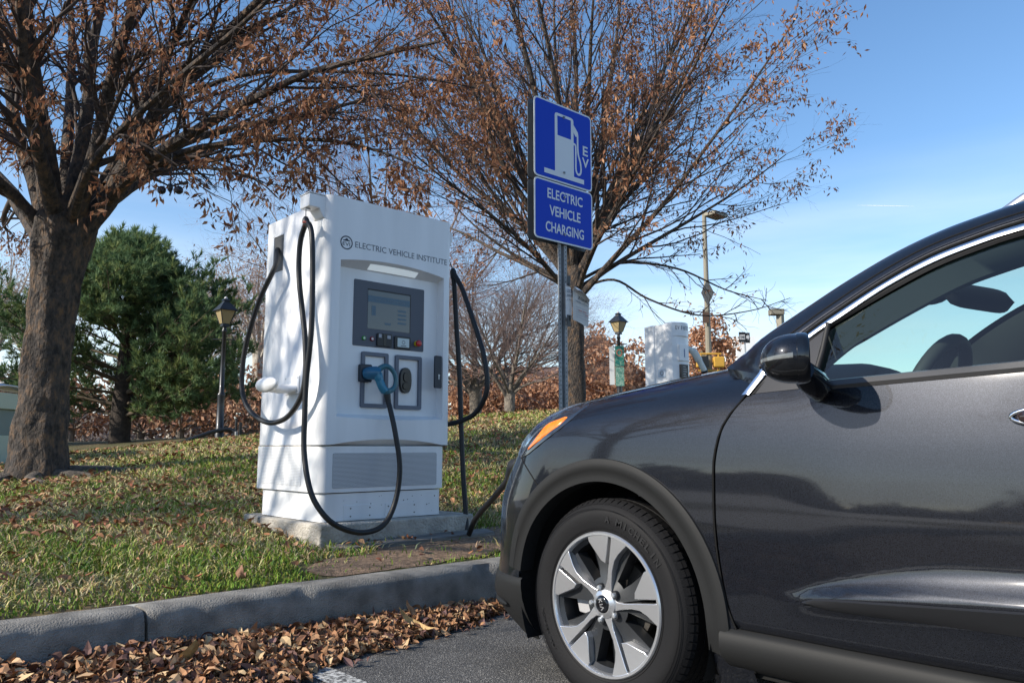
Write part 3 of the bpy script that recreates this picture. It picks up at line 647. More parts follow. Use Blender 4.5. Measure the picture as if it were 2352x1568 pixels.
# curved lettering
cu='EV INSTITUTE'
t0=.05
for i,chh in enumerate(cu):
    if chh==' ': continue
    wl={'I':.006,'V':.024,'T':.02}.get(chh,.018)
    u=.10+.84*i/len(cu); xx=lerp(x0+.035,x1-.005,u); yy=yf-.004-.062*math.sin(math.pi*u); dy=-.062*math.pi*math.cos(math.pi*u)/(x1-x0-.04)
    fit_text(chh,(xx,yy-.003,2.11),(1,dy,0),(0,0,1),wl,.045,inkgrey,c2,'canopy_lettering')
b=MB(); b.tube(spline([(4.47,1.90,1.94),(4.545,1.84,1.90),(4.60,1.80,1.80),(4.66,1.77,1.68)],6),[.030]*6+[.042]*7+[.034]*6,12) ; b.build('plug',mat('cream_plastic',(.6,.6,.55),.4),c2,smooth_deg=60)
b=MB(); b.tube([(4.66,1.77,1.68),(4.675,1.765,1.63),(4.68,1.765,1.58)],[.038,.034,.020],12); b.tube(spline([(4.68,1.765,1.58),(4.68,1.77,1.2),(4.66,1.8,.8)],6),.02,8); b.build('charging_cable',rubber,c2,smooth_deg=60)

# ---------------------------------------------------------------- sign post
SPX,SPY=1.235,.70
sp=thing('sign_post','tall perforated steel post with two stacked blue electric vehicle signs','sign post',(SPX,SPY,.35))
b=MB(); hw=.030
for s in (-1,1): b.box(SPX+s*hw-.014,SPX+s*hw+.014,SPY-.014,SPY-.011,.2,3.36)      # flanges of the U channel
b.add([],[])
for s in (-1,1): b.grid([[(SPX+s*.016,SPY-.012,z),(SPX+s*.010,SPY+.022,z)] for z in (.2,3.36)]); b.grid([[(SPX+s*.019,SPY-.012,z),(SPX+s*.013,SPY+.025,z)] for z in (.2,3.36)])
b.box(SPX-.013,SPX+.013,SPY+.0215,SPY+.025,.2,3.36)
b.build('post',mat('zinc_post',(.27,.275,.28),.55,metal=.2,noise=.2,nscale=12),sp)
b=MB()
z=.45
while z<3.3:
    for s in (-1,1): b.cyl((SPX+s*.030,SPY-.0143,z),(SPX+s*.030,SPY-.0137,z),.0052,k=8)
    z+=.0254*1.25
b.build('bolt_hole',mat('slot_black',(.004,.004,.004),.3),sp)
blue=mat('sign_blue',(.002,.045,.46),.55,spec=.25); refl=mat('sign_white',(.66,.68,.70),.5)
ang=rad(-1)
def SG(u,v,d=0):  # sign local frame: u right, v up from panel centre, d toward the viewer
    return (SPX+.0+u*math.cos(ang)+d*math.sin(ang),SPY-.032+u*math.sin(ang)-d*math.cos(ang),v)
def plate(u0,u1,v0,v1,r,d0,d1,m,nm,par=sp,**k):
    b=MB(); b.prism(rr2(u0,u1,v0,v1,r,5),lambda a,c,d:SG(a,c,d),d0,d1); return b.build(nm,m,par,**k)
zt,zm,zb=3.372,2.765,2.312
up=plate(-.305,.305,zm+.004,zt,.035,0,.003,refl,'charging_pump_sign')
plate(-.293,.293,zm+.016,zt-.012,.026,.0032,.0040,blue,'blue_field')
lo=plate(-.305,.305,zb,zm-.004,.035,0,.003,refl,'lettered_sign')
plate(-.293,.293,zb+.012,zm-.016,.026,.0032,.0040,blue,'blue_field')
# matching pair of panels on the far face of the post
plate(-.305,.305,zm+.004,zt,.035,-.068,-.064,mat('aluminium_back',(.07,.08,.09),.5,metal=.3),'rear_sign'); plate(-.305,.305,zb,zm-.004,.035,-.068,-.064,mat('aluminium_back',(.07,.08,.09),.5,metal=.3),'rear_sign')
# pump pictogram
def sgp(poly,nm='pump_symbol',m=refl,d=.0046):
    b=MB(); b.add([SG(a,c,d) for a,c in poly],[tuple(range(len(poly)))]); return b
def strip(pts,wd,d=.0046):
    b=MB(); P=[Vector((a,c)) for a,c in pts]; rows=[]
    for i,p in enumerate(P):
        t=(P[min(i+1,len(P)-1)]-P[max(i-1,0)]).normalized(); n_=Vector((-t.y,t.x))*wd/2
        rows.append([SG(p.x+n_.x,p.y+n_.y,d),SG(p.x-n_.x,p.y-n_.y,d)])
    b.grid(rows); return b
# coordinates: u in [-.305,.305] , v measured from top of the upper panel down
def V_(t): return zt-.607*t
b=MB(); b.add(*(lambda s:(s.v,s.f))(sgp([(-.205,V_(.865)),(.215,V_(.865)),(.215,V_(.925)),(-.205,V_(.925))])))
def addb(s): b.add(s.v,s.f)
# body with window: build from rectangles
x0_,x1_=-.095,.105; 
for (a0,a1,t0,t1) in ((x0_,x1_,.40,.866),(x0_,x0_+.028,.15,.40),(x1_-.028,x1_,.15,.40)): addb(sgp([(a0,V_(t0)),(a1,V_(t0)),(a1,V_(t1)),(a0,V_(t1))]))
addb(sgp([(x0_,V_(.15)),(x0_+.006,V_(.125)),(x0_+.025,V_(.115)),(x1_-.025,V_(.115)),(x1_-.006,V_(.125)),(x1_,V_(.15))]))
addb(sgp([(x1_-.001,V_(.19)),(x1_+.048,V_(.275)),(x1_+.052,V_(.335)),(x1_+.020,V_(.335)),(x1_-.001,V_(.29))]))
hose=[(x1_-.002,.44),(x1_+.014,.445),(x1_+.022,.47),(x1_+.022,.62),(x1_+.022,.75),(x1_+.032,.80),(x1_+.050,.82),(x1_+.070,.80),(x1_+.078,.75),(x1_+.072,.66),(x1_+.050,.56),(x1_+.044,.46),(x1_+.044,.30)]
hs=[(p.x,V_(p.y)) for p in spline([(a,c,0) for a,c in hose],5)]; addb(strip(hs,.017,.0047))
b.build('pump_symbol',refl,sp,smooth_deg=0,fix=False)
rt=(math.cos(ang),math.sin(ang),0)
fit_text('E',SG(.205,V_(.545),.0045),rt,(0,0,1),.055,.607*.125,refl,sp,'sign_letter',bold=.02)
fit_text('V',SG(.196,V_(.70),.0045),rt,(0,0,1),.075,.607*.125,refl,sp,'sign_letter',bold=.02)
for txt,u0,u1,v in (('ELECTRIC',-.175,.195,2.625),('VEHICLE',-.155,.170,2.500),('CHARGING',-.195,.205,2.375)):
    fit_text(txt,SG(u0,v,.0045),rt,(0,0,1),u1-u0,.077,refl,sp,'sign_lettering',bold=.018)
for v in (3.285,2.855,2.665,2.385):
    b=MB()
    p=Vector(SG(0.0,v,.004)); q=Vector(SG(0,v,.020)); b.cyl(p,q,.007,k=8); b.cyl(Vector(SG(0,v,.004)),Vector(SG(0,v,.008)),.012,k=6); b.build('sign_bolt',steel,sp)
# torn paper notice taped to the post
tn=thing('paper_notice','torn white road-work notice taped to the perforated sign post','notice',(1.30,.66,1.9))
paper=mat('notice_paper',(.68,.67,.66),.7,noise=.05,nscale=6)
NO=Vector((SPX+.005,SPY-.045,0)); nr=Vector((math.cos(rad(2)),math.sin(rad(2)),0))
def NP(u,v,d=0): v=1.885+(v-1.8)*.84; u=u*.98-.012; return (NO.x+nr.x*u,NO.y+nr.y*u-d,v)
b=MB(); b.add([NP(.0,1.955),NP(.055,1.925,.004),NP(.062,1.86,.006),NP(.058,1.80,.008),NP(.062,1.74,.010),NP(.056,1.64,.004),NP(.0,1.66),NP(0,1.80)],[(0,1,2,3,4,5,6,7)]); b.build('torn_left_piece',paper,tn,smooth_deg=0,fix=False)
def curlp(u,v): # right piece, bends toward the viewer near the tear and at the top
    return NP(u,v,.010+.05*max(0,(u-.07))/.2+.02*math.sin(u*20))
b=MB(); rows=[]
for i in range(13):
    u=.05+.185*i/12; top=1.905-.095*(i/12)*1.0; bot=1.64-.05*(i/12)+ (0 if i<12 else .015)
    rows.append([curlp(u-.012*(j/9)*(i/12),lerp(top,bot,j/9)) for j in range(10)])
b.grid(rows); b.build('curled_right_piece',mat('notice_paper_back',(.55,.53,.5),.7),tn,smooth_deg=60,fix=False)
b=MB(); rows=[]
for i in range(13):
    u=.055+.175*i/12; p0=Vector(curlp(u,1.906-.095*i/12)); q=p0+Vector((-.004,-.03,.004+.018*math.sin(math.pi*i/12))); rows.append([p0,(p0+q)/2+Vector((0,0,.018)),q+Vector((0,-.012,-.012))])
b.grid(rows); b.build('folded_top_edge',paper,tn,smooth_deg=60,fix=False)
def ntext(s,u,v,wd,h,m=ink,d=.012,tilt=0):
    h*=.84; fit_text(s,NP(u,v,d),nr+Vector((0,-.02 if u>.06 else 0,tilt)),(0,0,1),wd,h,m,tn,'notice_lettering',bold=.012)
ntext('AR',.006,1.930,.034,.030,d=.009); ntext('LOC',.003,1.878,.048,.028,d=.012); ntext('WAY',.0,1.838,.054,.024,d=.014); ntext('F TRA',.006,1.806,.044,.014,inkgrey,.014)
ntext('ZONE',.095,1.828,.110,.025,ink,.0405,-.22); ntext('NSPORTATION',.070,1.800,.132,.015,inkgrey,.0405,-.2)
ntext('ENT',.030,1.668,.022,.010,inkgrey,.012)
b=MB()
for i in range(5):
    z=1.76-.022*i; b.add([NP(.075,z,.0395),NP(.205,z-.022,.0395),NP(.205,z-.0245,.0395),NP(.075,z-.0025,.0395)],[(0,1,2,3)])
b.build('ruled_line',mat('faint_ink',(.35,.33,.38),.7),tn,smooth_deg=0,fix=False)
b=MB()
for (u,z) in ((.10,1.735),(.15,1.728),(.175,1.70)): b.add([NP(u,z,.041),NP(u+.04,z-.009,.041),NP(u+.038,z-.018,.041),NP(u+.004,z-.008,.041)],[(0,1,2,3)])
b.build('red_scrawl',mat('faded_red_ink',(.5,.25,.24),.7),tn,smooth_deg=0,fix=False)
for (z0,z1) in ((2.005,2.075),(1.70,1.785)): MB().box(SPX+.006,SPX+.04,SPY-.052,SPY-.0485,z0,z1).build('black_tape',mat('black_tape',(.01,.011,.016),.35),tn)
# ---------------------------------------------------------------- car.  x = metres behind the front axle, w = metres inboard of the left flank, z = height
CW_=1.80
def K(x,w,z): return (-.862+w,-1.46-x,z)
car=thing('parked_car','dark graphite metallic crossover parked nose to the kerb, charging','car',(.038,-2.81,0))
def m_car():
    m=mat('car_paint',(.02,.02,.03),.35,metal=.38,coat=1.0,spec=.15); N=m.node_tree; b=N.nodes['Principled BSDF']; L=N.links.new
    tc=N.nodes.new('ShaderNodeTexCoord'); v=N.nodes.new('ShaderNodeTexVoronoi'); v.inputs['Scale'].default_value=900; L(tc.outputs['Object'],v.inputs['Vector'])
    r=N.nodes.new('ShaderNodeValToRGB'); L(v.outputs['Color'],r.inputs[0]); r.color_ramp.elements[0].color=(.005,.006,.009,1); r.color_ramp.elements[1].color=(.018,.021,.030,1); r.color_ramp.elements[0].position=.35
    L(r.outputs[0],b.inputs['Base Color']); b.inputs['Coat Roughness'].default_value=.05; b.inputs['Coat IOR'].default_value=1.5; return m
paint=m_car()
clad=mat('grey_cladding',(.014,.0145,.015),.58,spec=.25,bump=.05,bscale=400)
gap=mat('panel_gap',(.003,.003,.003),.9)
gloss=mat('gloss_black',(.006,.007,.009),.08,coat=.5)
rub=mat('window_rubber',(.012,.012,.013),.6)
brightm=mat('bright_trim',(.80,.81,.83),.16,metal=1)
def side(name,rows_or_mb,m,parent=None,both=True,**k):
    """build a left-hand car part and its mirrored right-hand twin"""
    mb=rows_or_mb if isinstance(rows_or_mb,MB) else MB().grid(rows_or_mb)
    src=[tuple(p) for p in mb.v]
    o=MB(); o.v=[K(*p) for p in src]; o.f=mb.f; o.m=mb.m
    a=o.build(name,m,parent or car,**k)
    if both:
        o=MB(); o.v=[K(p[0],CW_-p[1],p[2]) for p in src]; o.f=[f[::-1] for f in mb.f]; o.m=mb.m
        p2=parent if parent is not None and parent is not car else None
        pr=PAIR.get(parent.name) if parent is not None and parent is not car else car
        c=o.build(name,m,pr or car,**k); PAIR[a.name]=c
    return a
PAIR={}
SEAM=[(.26,.52),(.331,.489),(.397,.464),(.482,.448),(.57,.438),(.659,.434),(.773,.434),(.876,.451),(.936,.484),(.997,.537),(1.039,.571)]
seam=lambda z:sitp(SEAM,z)
gzz=lambda x: itp([(.70,.443),(.735,.456),(.80,.464),(.98,.478),(1.2,.494),(1.535,.51),(2.3,.53)],x)
DOORP=[(.16,.08),(.25,.035),(.335,.006),(.42,-.006),(.452,-.028),(.466,-.036),(.498,-.022),(.528,-.0095),(.55,-.0065),(.65,-.006),(.75,.000),(.83,.008),(.90,.018),(.95,.0265),(.985,.033),(1.01,.038),(1.03,.043)]
FENP=[(.16,.08),(.25,.035),(.335,.010),(.45,.003),(.6,.000),(.75,.004),(.83,.010),(.90,.020),(.95,.031),(.985,.043),(1.01,.054),(1.03,.064)]
def sw(x,z):
    t=smooth((x-.60)/.25)
    if x>2.2: t=1-smooth((x-2.3)/.3)
    zd=z
    if z<.62:
        dz=z-gzz(x); tp=.25+.75*smooth((x-.66)/.40); zm=min(.466+(dz/tp if dz>0 else dz),.60); zd=lerp(zm,z,smooth((z-.55)/.07))
    return lerp(sitp(FENP,z),sitp(DOORP,zd),t)
# plan curve of the body: straight flank then corner then nose
def plan_pt(s):
    """s from 0 (front door seam) to 1 (centre of nose) -> x,w and inward normal"""
    if s<.55:
        t=s/.55; x=lerp(.45,-.30,t); return x,0.0,(0,1)
    if s<.85:
        t=(s-.55)/.30; a=t*rad(74); R_=.40
        x=-.30-.43*math.sin(a); w_=.37-.37*math.cos(a); n_=Vector((math.sin(a),math.cos(a))); return x,w_,(n_.x,n_.y)
    x0,w0,n0=plan_pt(.84999); t=(s-.85)/.15
    wv=lerp(w0,CW_/2,t); x=x0-.100*(1-(1-t)**2); n_=Vector((1,.26*(1-t))).normalized()
    return x,wv,(n_.x,n_.y)
NOSE=[(.14,.10),(.19,.045),(.24,.0),(.30,-.022),(.37,-.01),(.45,-.0),(.55,-.0),(.62,.004),(.70,.026),(.79,.068),(.85,.105),(.88,.13)]
SH=lambda s: sitp([(0,.90),(.3,.88),(.55,.85),(.7,.815),(.85,.77),(1,.74)],s)
NV1,NV2=22,16
def profile(s,raw=False):
    x,w_,n_=plan_pt(s); tn=smooth((s-.50)/.30); zs=SH(s); out=[]
    for i in range(NV1+1):
        z=lerp(.15,zs,i/NV1)
        o=lerp(sw(x,z),sitp(NOSE,z),tn)
        xx,ww=x+n_[0]*o,w_+n_[1]*o
        if s<.55: xx+= (seam(z)-.45-.004)*smooth(1-s/.30)
        out.append(Vector((xx,ww,z)))
    P0=out[-1]; tg=(out[-1]-out[-2]).normalized()
    t=min(1,s/.55)
    if s<.55: sp_=Vector((lerp(.27,-.36,t),CW_/2,lerp(1.145,1.056,t)))
    else: sp_=Vector((lerp(-.36,-.50,(s-.55)/.45),CW_/2,lerp(1.056,.995,(s-.55)/.45)))
    h1=sitp([(0,.21),(.3,.185),(.55,.155),(.7,.125),(.85,.10),(1,.12)],s)
    P1=P0+tg*h1
    hor=Vector((sp_.x-P0.x,sp_.y-P0.y,0)); 
    P2=Vector((P0.x,P0.y,0))+hor*lerp(.20,.30,min(1,s/.6)); P2.z=sp_.z-.012-.02*(1 if s<.55 else 1+2.2*(s-.55))
    for i in range(1,NV2+1):
        u=i/NV2; q=P0*(1-u)**3+P1*3*u*(1-u)**2+P2*3*u*u*(1-u)+sp_*u**3
        out.append(q)
    # rear end of the wing follows the shut line
    if s<.3 and not raw:
        k_=smooth(1-s/.30)
        for q_,q in zip(RAW0[NV1+1:],out[NV1+1:]):
            tgt=(seam(q_.z) if q_.z<.986 else itp([(.986,.522),(1.046,.556)],q_.z)) if q_.y<.066 else itp([(.066,.556),(.12,.445),(.16,.405),(.3,.37),(.9,.27)],q_.y)
            q.x+=(tgt-.004-q_.x)*k_
    return out
NS=96
RAW0=profile(0,True)
prof_=[profile(i/NS) for i in range(NS+1)]
def arch_ok(cx,cy,r0=.405): return math.hypot(cx-0,cy-.334)>=r0
def submesh(sel):
    b=MB(); idx={}
    for i in range(NS):
        for j in range(NV1+NV2):
            if not sel(i,j): continue
            f=[]
            for (a,c) in ((i,j),(i,j+1),(i+1,j+1),(i+1,j)):
                if (a,c) not in idx: idx[(a,c)]=len(b.v); b.v.append(prof_[a][c])
                f.append(idx[(a,c)])
            b.f.append(tuple(f)); b.m.append(0)
    return b
def cen(i,j): return (prof_[i][j]+prof_[i+1][j+1])/2
def not_arch(i,j):
    c_=cen(i,j); return not(c_.y<.35 and math.hypot(c_.x,c_.z-.334)<.405)
def bump_line(z): return itp([(.15,-.36),(.5,-.30),(.655,-.243),(.683,-.27),(.71,-.299),(.739,-.331),(.761,-.359),(.80,-.42),(.85,-.5),(.95,-.6)],z)   # wing/bumper shut line in side view
def is_bump(i,j): c_=cen(i,j); return j<NV1+2 and (c_.x<bump_line(c_.z)) and i>NS*.5
def is_hood(i,j): return j>=NV1+8 and not is_bump(i,j)
low=lambda i,j: cen(i,j).z<.235
side('front_bumper',submesh(lambda i,j:is_bump(i,j) and not_arch(i,j)),[paint],smooth_deg=60)
fender=side('front_wing',submesh(lambda i,j:not is_bump(i,j) and not is_hood(i,j) and not_arch(i,j)),[paint],smooth_deg=60)
side('bonnet',submesh(lambda i,j:is_hood(i,j)),[paint],smooth_deg=60)
# surface query along the flank
bvv=[];bvf=[]
for i in range(NS+1):
    for j in range(NV1+NV2+1): bvv.append(prof_[i][j])
for i in range(NS):
    for j in range(NV1+NV2): q=i*(NV1+NV2+1)+j; bvf.append((q,q+1,q+NV1+NV2+2,q+NV1+NV2+1))
BV=BVHTree.FromPolygons(bvv,bvf)
def surf(x,z,off=0.0,dirw=(0,1)):
    d_=Vector((dirw[0],dirw[1],0)).normalized(); hit=BV.ray_cast(Vector((x,0,z))-d_*3,d_)
    if hit[0] is None: return None
    nn=hit[1]; nn=nn if nn.dot(d_)<0 else -nn
    return hit[0]+nn*off
# door panel and the rest of the flank
def flank(x0f,x1,z0,ztop,nx,nz,arch=None,dx=0):
    b=MB(); R_=[]
    for j in range(nz+1):
        row=[]
        for i in range(nx+1):
            tt=0 if i==0 else (1 if i==nx else (.003+.994*(i-1)/(nx-2)))
            zt=ztop(lerp(x0f(.9),x1,tt)); z=lerp(z0,zt,j/nz); x=lerp(x0f(z),x1,tt)
            e=.010 if i in (0,nx) or j==0 else 0
            row.append(Vector((x,sw(x,z)+e,z)))
        R_.append(row)
    n=nx+1; b.v=[p for r_ in R_ for p in r_]
    for j in range(nz):
        for i in range(nx):
            c_=(R_[j][i]+R_[j+1][i+1])/2
            if arch and math.hypot(c_.x-arch,c_.z-.334)<.405: continue
            b.f.append((j*n+i,j*n+i+1,(j+1)*n+i+1,(j+1)*n+i)); b.m.append(0)
    return b
belt=lambda x: itp([(.4,.985),(.54,.992),(.75,1.0),(1.24,1.018),(2.5,1.06),(3.3,1.09)],x)
d1=side('front_door',flank(lambda z:seam(z)+.004,1.535,.337,belt,40,44),[paint],smooth_deg=60)
side('rear_door',flank(lambda z:1.543,2.50 if False else 2.28,.337,belt,20,36),[paint],smooth_deg=60)
side('rear_quarter',flank(lambda z:2.288,3.30,.20,belt,44,44,arch=2.7),[paint],smooth_deg=60)
side('sill',[[ (x,w_,z) for (w_,z) in ((.10,.20),(.045,.225),(.006,.255),(-.006,.285),(-.004,.318),(.008,.334),(.04,.336))] for x in (.44,.5,.7,1.0,1.4,1.8,2.1,2.26)],[clad],smooth_deg=60)
# hidden lining so no light leaks through the shut lines
side('inner_body',[[(x,.075,.2),(x,.075,.5),(x,.075,.93),(x,.10,.99)] for x in (.42,1.0,1.6,2.3)],gap,smooth_deg=0)
# garnish strip on the doors
def gz(x): return itp([(.70,.443),(.735,.456),(.80,.464),(.98,.478),(1.2,.494),(1.535,.51)],x)
def gb(x): return itp([(.70,.440),(.735,.432),(.80,.430),(1.2,.437),(1.535,.445)],x)
rows=[[(x,sw(x,gz(x))-.001,gz(x)),(x,sw(x,gz(x))-.010,gz(x)-.004),(x,sw(x,lerp(gz(x),gb(x),.6))-.012,lerp(gz(x),gb(x),.6)),(x,sw(x,gb(x))-.001,gb(x))] for x in [.70,.715,.735,.77,.8,.9,1.0,1.1,1.2,1.35,1.53]]
side('door_garnish',rows,mat('satin_black',(.022,.023,.026),.3),parent=d1,smooth_deg=40)
# wheel-arch cladding
def arch_trim(xc,a0,a1,front=True):
    rows=[]; n=56
    for i in range(n+1):
        a=rad(lerp(a0,a1,i/n)); row=[]
        for (r_,o) in ((.470,-.002),(.468,.007),(.455,.010),(.432,.010),(.428,.006),(.405,.004),(.392,.003),(.390,-.02),(.389,-.06)):
            x,z=r_*math.cos(a),.334+r_*math.sin(a)*(1 if r_<.44 else .995)
            zq=max(z,.19)
            if front:
                h_=surf(x,zq,0,(0,1)) if x<.30 else Vector((x,sw(x,zq),zq))
                w0=h_.y if h_ is not None and h_.y<.45 else .2
                w0=min(w0,.35)
            else: w0=sw(xc+x,zq)
            row.append((xc+x,w0-o,z))
        rows.append(row)
    return rows
side('arch_trim',arch_trim(0,-11,171),[clad],smooth_deg=50)
side('arch_trim',arch_trim(2.7,-14,194,False),[clad],smooth_deg=50)
# lower front cladding
def patch(poly,nu,off,dirw,name,m,par=None,**k):
    """smooth 4-sided patch laid on the body: poly = two edge polylines (top, bottom) in side-view x,z"""
    top,bot=poly; rows=[]
    def pl(P,t):
        L_=[0]
        for a,c in zip(P,P[1:]): L_.append(L_[-1]+math.hypot(c[0]-a[0],c[1]-a[1]))
        q=t*L_[-1]; 
        for i in range(len(P)-1):
            if q<=L_[i+1]+1e-9: f_=(q-L_[i])/(L_[i+1]-L_[i]+1e-12); return (lerp(P[i][0],P[i+1][0],f_),lerp(P[i][1],P[i+1][1],f_))
        return P[-1]
    for i in range(nu+1):
        a=pl(top,i/nu); c_=pl(bot,i/nu); row=[]
        for j in range(9):
            x,z=lerp(a[0],c_[0],j/8),lerp(a[1],c_[1],j/8); h_=surf(x,z,off if 0<j<8 and 0<i<nu else -.002,dirw)
            row.append(h_ if h_ is not None else Vector((x,.3,z)))
        rows.append(row)
    return side(name,rows,m,par,**k)
b=MB(); rows=[]
for i in range(int(NS*.60),NS+1):
    row=[]
    for z in (.15,.19,.22,.26,.30,.34,.365,.372):
        p=None
        P=prof_[i]; 
        for a,c_ in zip(P,P[1:]):
            if a.z<=z<=c_.z: f_=(z-a.z)/(c_.z-a.z+1e-9); p=a.lerp(c_,f_); break
        p=p or P[0]; x,w_,n_=plan_pt(i/NS); o=-.006 if z<.37 else .002
        row.append(Vector((p.x+n_[0]*o,p.y+n_[1]*o,z)))
    rows.append(row)
side('lower_bumper',rows,[clad],smooth_deg=50)
# small chin spoiler lip
lip_=[(plan_pt(i/40)[0]-.0-.02*plan_pt(i/40)[2][0],plan_pt(i/40)[1]-.02*plan_pt(i/40)[2][1]) for i in range(26,41)]
side('chin_lip',MB().tube([(x+.01,w_+.01,.265) for x,w_ in lip_],[.003]+[.012]*13+[.012],8),[clad],smooth_deg=50)
# shut lines
def line3(pts,r=.0018,par=None,nm='shut_line',m=gap,both=True): side(nm,MB().tube(pts,r,6),m,par,both=both,smooth_deg=0)
pts=[surf(bump_line(z)-.0,z,.0004) for z in np.linspace(.655,.80,10)]; line3([p for p in pts if p is not None],.0022)
line3([prof_[i][NV1+8]+Vector((0,-.0003,.0006)) for i in range(9,int(NS*.60))],.0014)
line3([prof_[0][j]+Vector((.002,.003,0)) for j in range(2,NV1+6)],.0026)
# headlamp: lens, amber side marker and inner reflector shapes
glassb=mat('headlamp_glass',(.02,.025,.035),.05,coat=1.0,spec=.8)
DW=(.75,1)
PJ='lamp'
def lamp(top,bot,nm,m,off,nu=18,nj=9):
    def pl(P,t):
        P=[Vector(p) for p in P]; L_=[0]
        for a,c in zip(P,P[1:]): L_.append(L_[-1]+(c-a).length)
        q=t*L_[-1]
        for i in range(len(P)-1):
            if q<=L_[i+1]+1e-9: return P[i].lerp(P[i+1],(q-L_[i])/(L_[i+1]-L_[i]+1e-12))
        return P[-1]
    top=spline(top,4); bot=spline(bot,4); rows=[]
    for i in range(nu+1):
        a=pl(top,i/nu); c_=pl(bot,i/nu); row=[]
        for j in range(nj+1):
            p=a.lerp(c_,j/nj); h_=BV.find_nearest(p); nn=h_[1]
            if nn.y>0 and nn.x>0: nn=-nn
            if nn.dot(Vector((.3,.9,-.6)))>0: nn=-nn
            row.append(h_[0]+nn*(off if 0<j<nj and 0<i<nu else .0005))
        rows.append(row)
    return side(nm,rows,m,smooth_deg=60,fix=False)
lamp([(-.53,.15,.80),(-.545,.19,.86),(-.50,.215,.92),(-.43,.225,.957),(-.34,.215,.982),(-.24,.185,.995),(-.125,.10,.985)],[(-.42,.045,.798),(-.362,.027,.813),(-.303,.018,.842),(-.244,.017,.874),(-.195,.026,.904),(-.16,.041,.933),(-.123,.09,.98)],'headlamp',glassb,.003,26,12)
lamp([(-.374,.034,.826),(-.338,.028,.853),(-.314,.03,.878),(-.294,.036,.901),(-.277,.046,.921),(-.252,.047,.93),(-.181,.052,.944)],[(-.372,.032,.822),(-.334,.024,.840),(-.306,.021,.854),(-.278,.02,.869),(-.229,.024,.897),(-.2,.032,.916),(-.179,.05,.942)],'side_marker',mat('amber_lens',(.85,.20,.015),.22,coat=.8,noise=.15,nscale=60),.0055)
lamp([(-.47,.095,.835),(-.455,.09,.868),(-.41,.078,.892)],[(-.402,.047,.830),(-.375,.040,.848),(-.345,.040,.875)],'lamp_reflector',mat('lamp_silver',(.35,.48,.62),.12,metal=.8,noise=.5,nscale=30),.0050,8)
lamp([(-.40,.085,.915),(-.355,.082,.938),(-.29,.08,.957)],[(-.345,.05,.897),(-.31,.055,.919),(-.262,.062,.941)],'lamp_brow',mat('lamp_dark_blue',(.015,.02,.06),.1,coat=1),.0045,8)
line3([(-.42,.0445,.797),(-.362,.0255,.812),(-.303,.0165,.841),(-.244,.0155,.873),(-.195,.0245,.903),(-.16,.0395,.932),(-.123,.0885,.979)],.0016)
# wheel well
b=MB(); n=40
b.grid([[(.400*math.cos(rad(a)),w_,.334+.400*math.sin(rad(a))) for w_ in (.02,.06,.30)] for a in np.linspace(-25,205,n)])
b.grid([[(.41*math.cos(rad(a))*r_,.30,.334+.41*math.sin(rad(a))*r_) for r_ in (1,.0)] for a in np.linspace(-25,205,n)])
side('wheel_well',b,gap,smooth_deg=0)
bb=MB(); bb.v=[Vector((p[0]+2.7,p[1],p[2])) for p in b.v]; bb.f=b.f; bb.m=b.m; side('wheel_well',bb,gap,smooth_deg=0)
b=MB(); b.v=[K(*p) for p in MB().box(-.55,3.3,.20,1.6,.19,.30).v]; b.f=MB().box(0,1,0,1,0,1).f; b.m=[0]*6; b.build('underbody',gap,car)
b=MB(); b.v=[K(*p) for p in MB().box(-.45,.40,.32,1.48,.3,.95).v]; b.f=MB().box(0,1,0,1,0,1).f; b.m=[0]*6; b.build('engine_bay',gap,car)

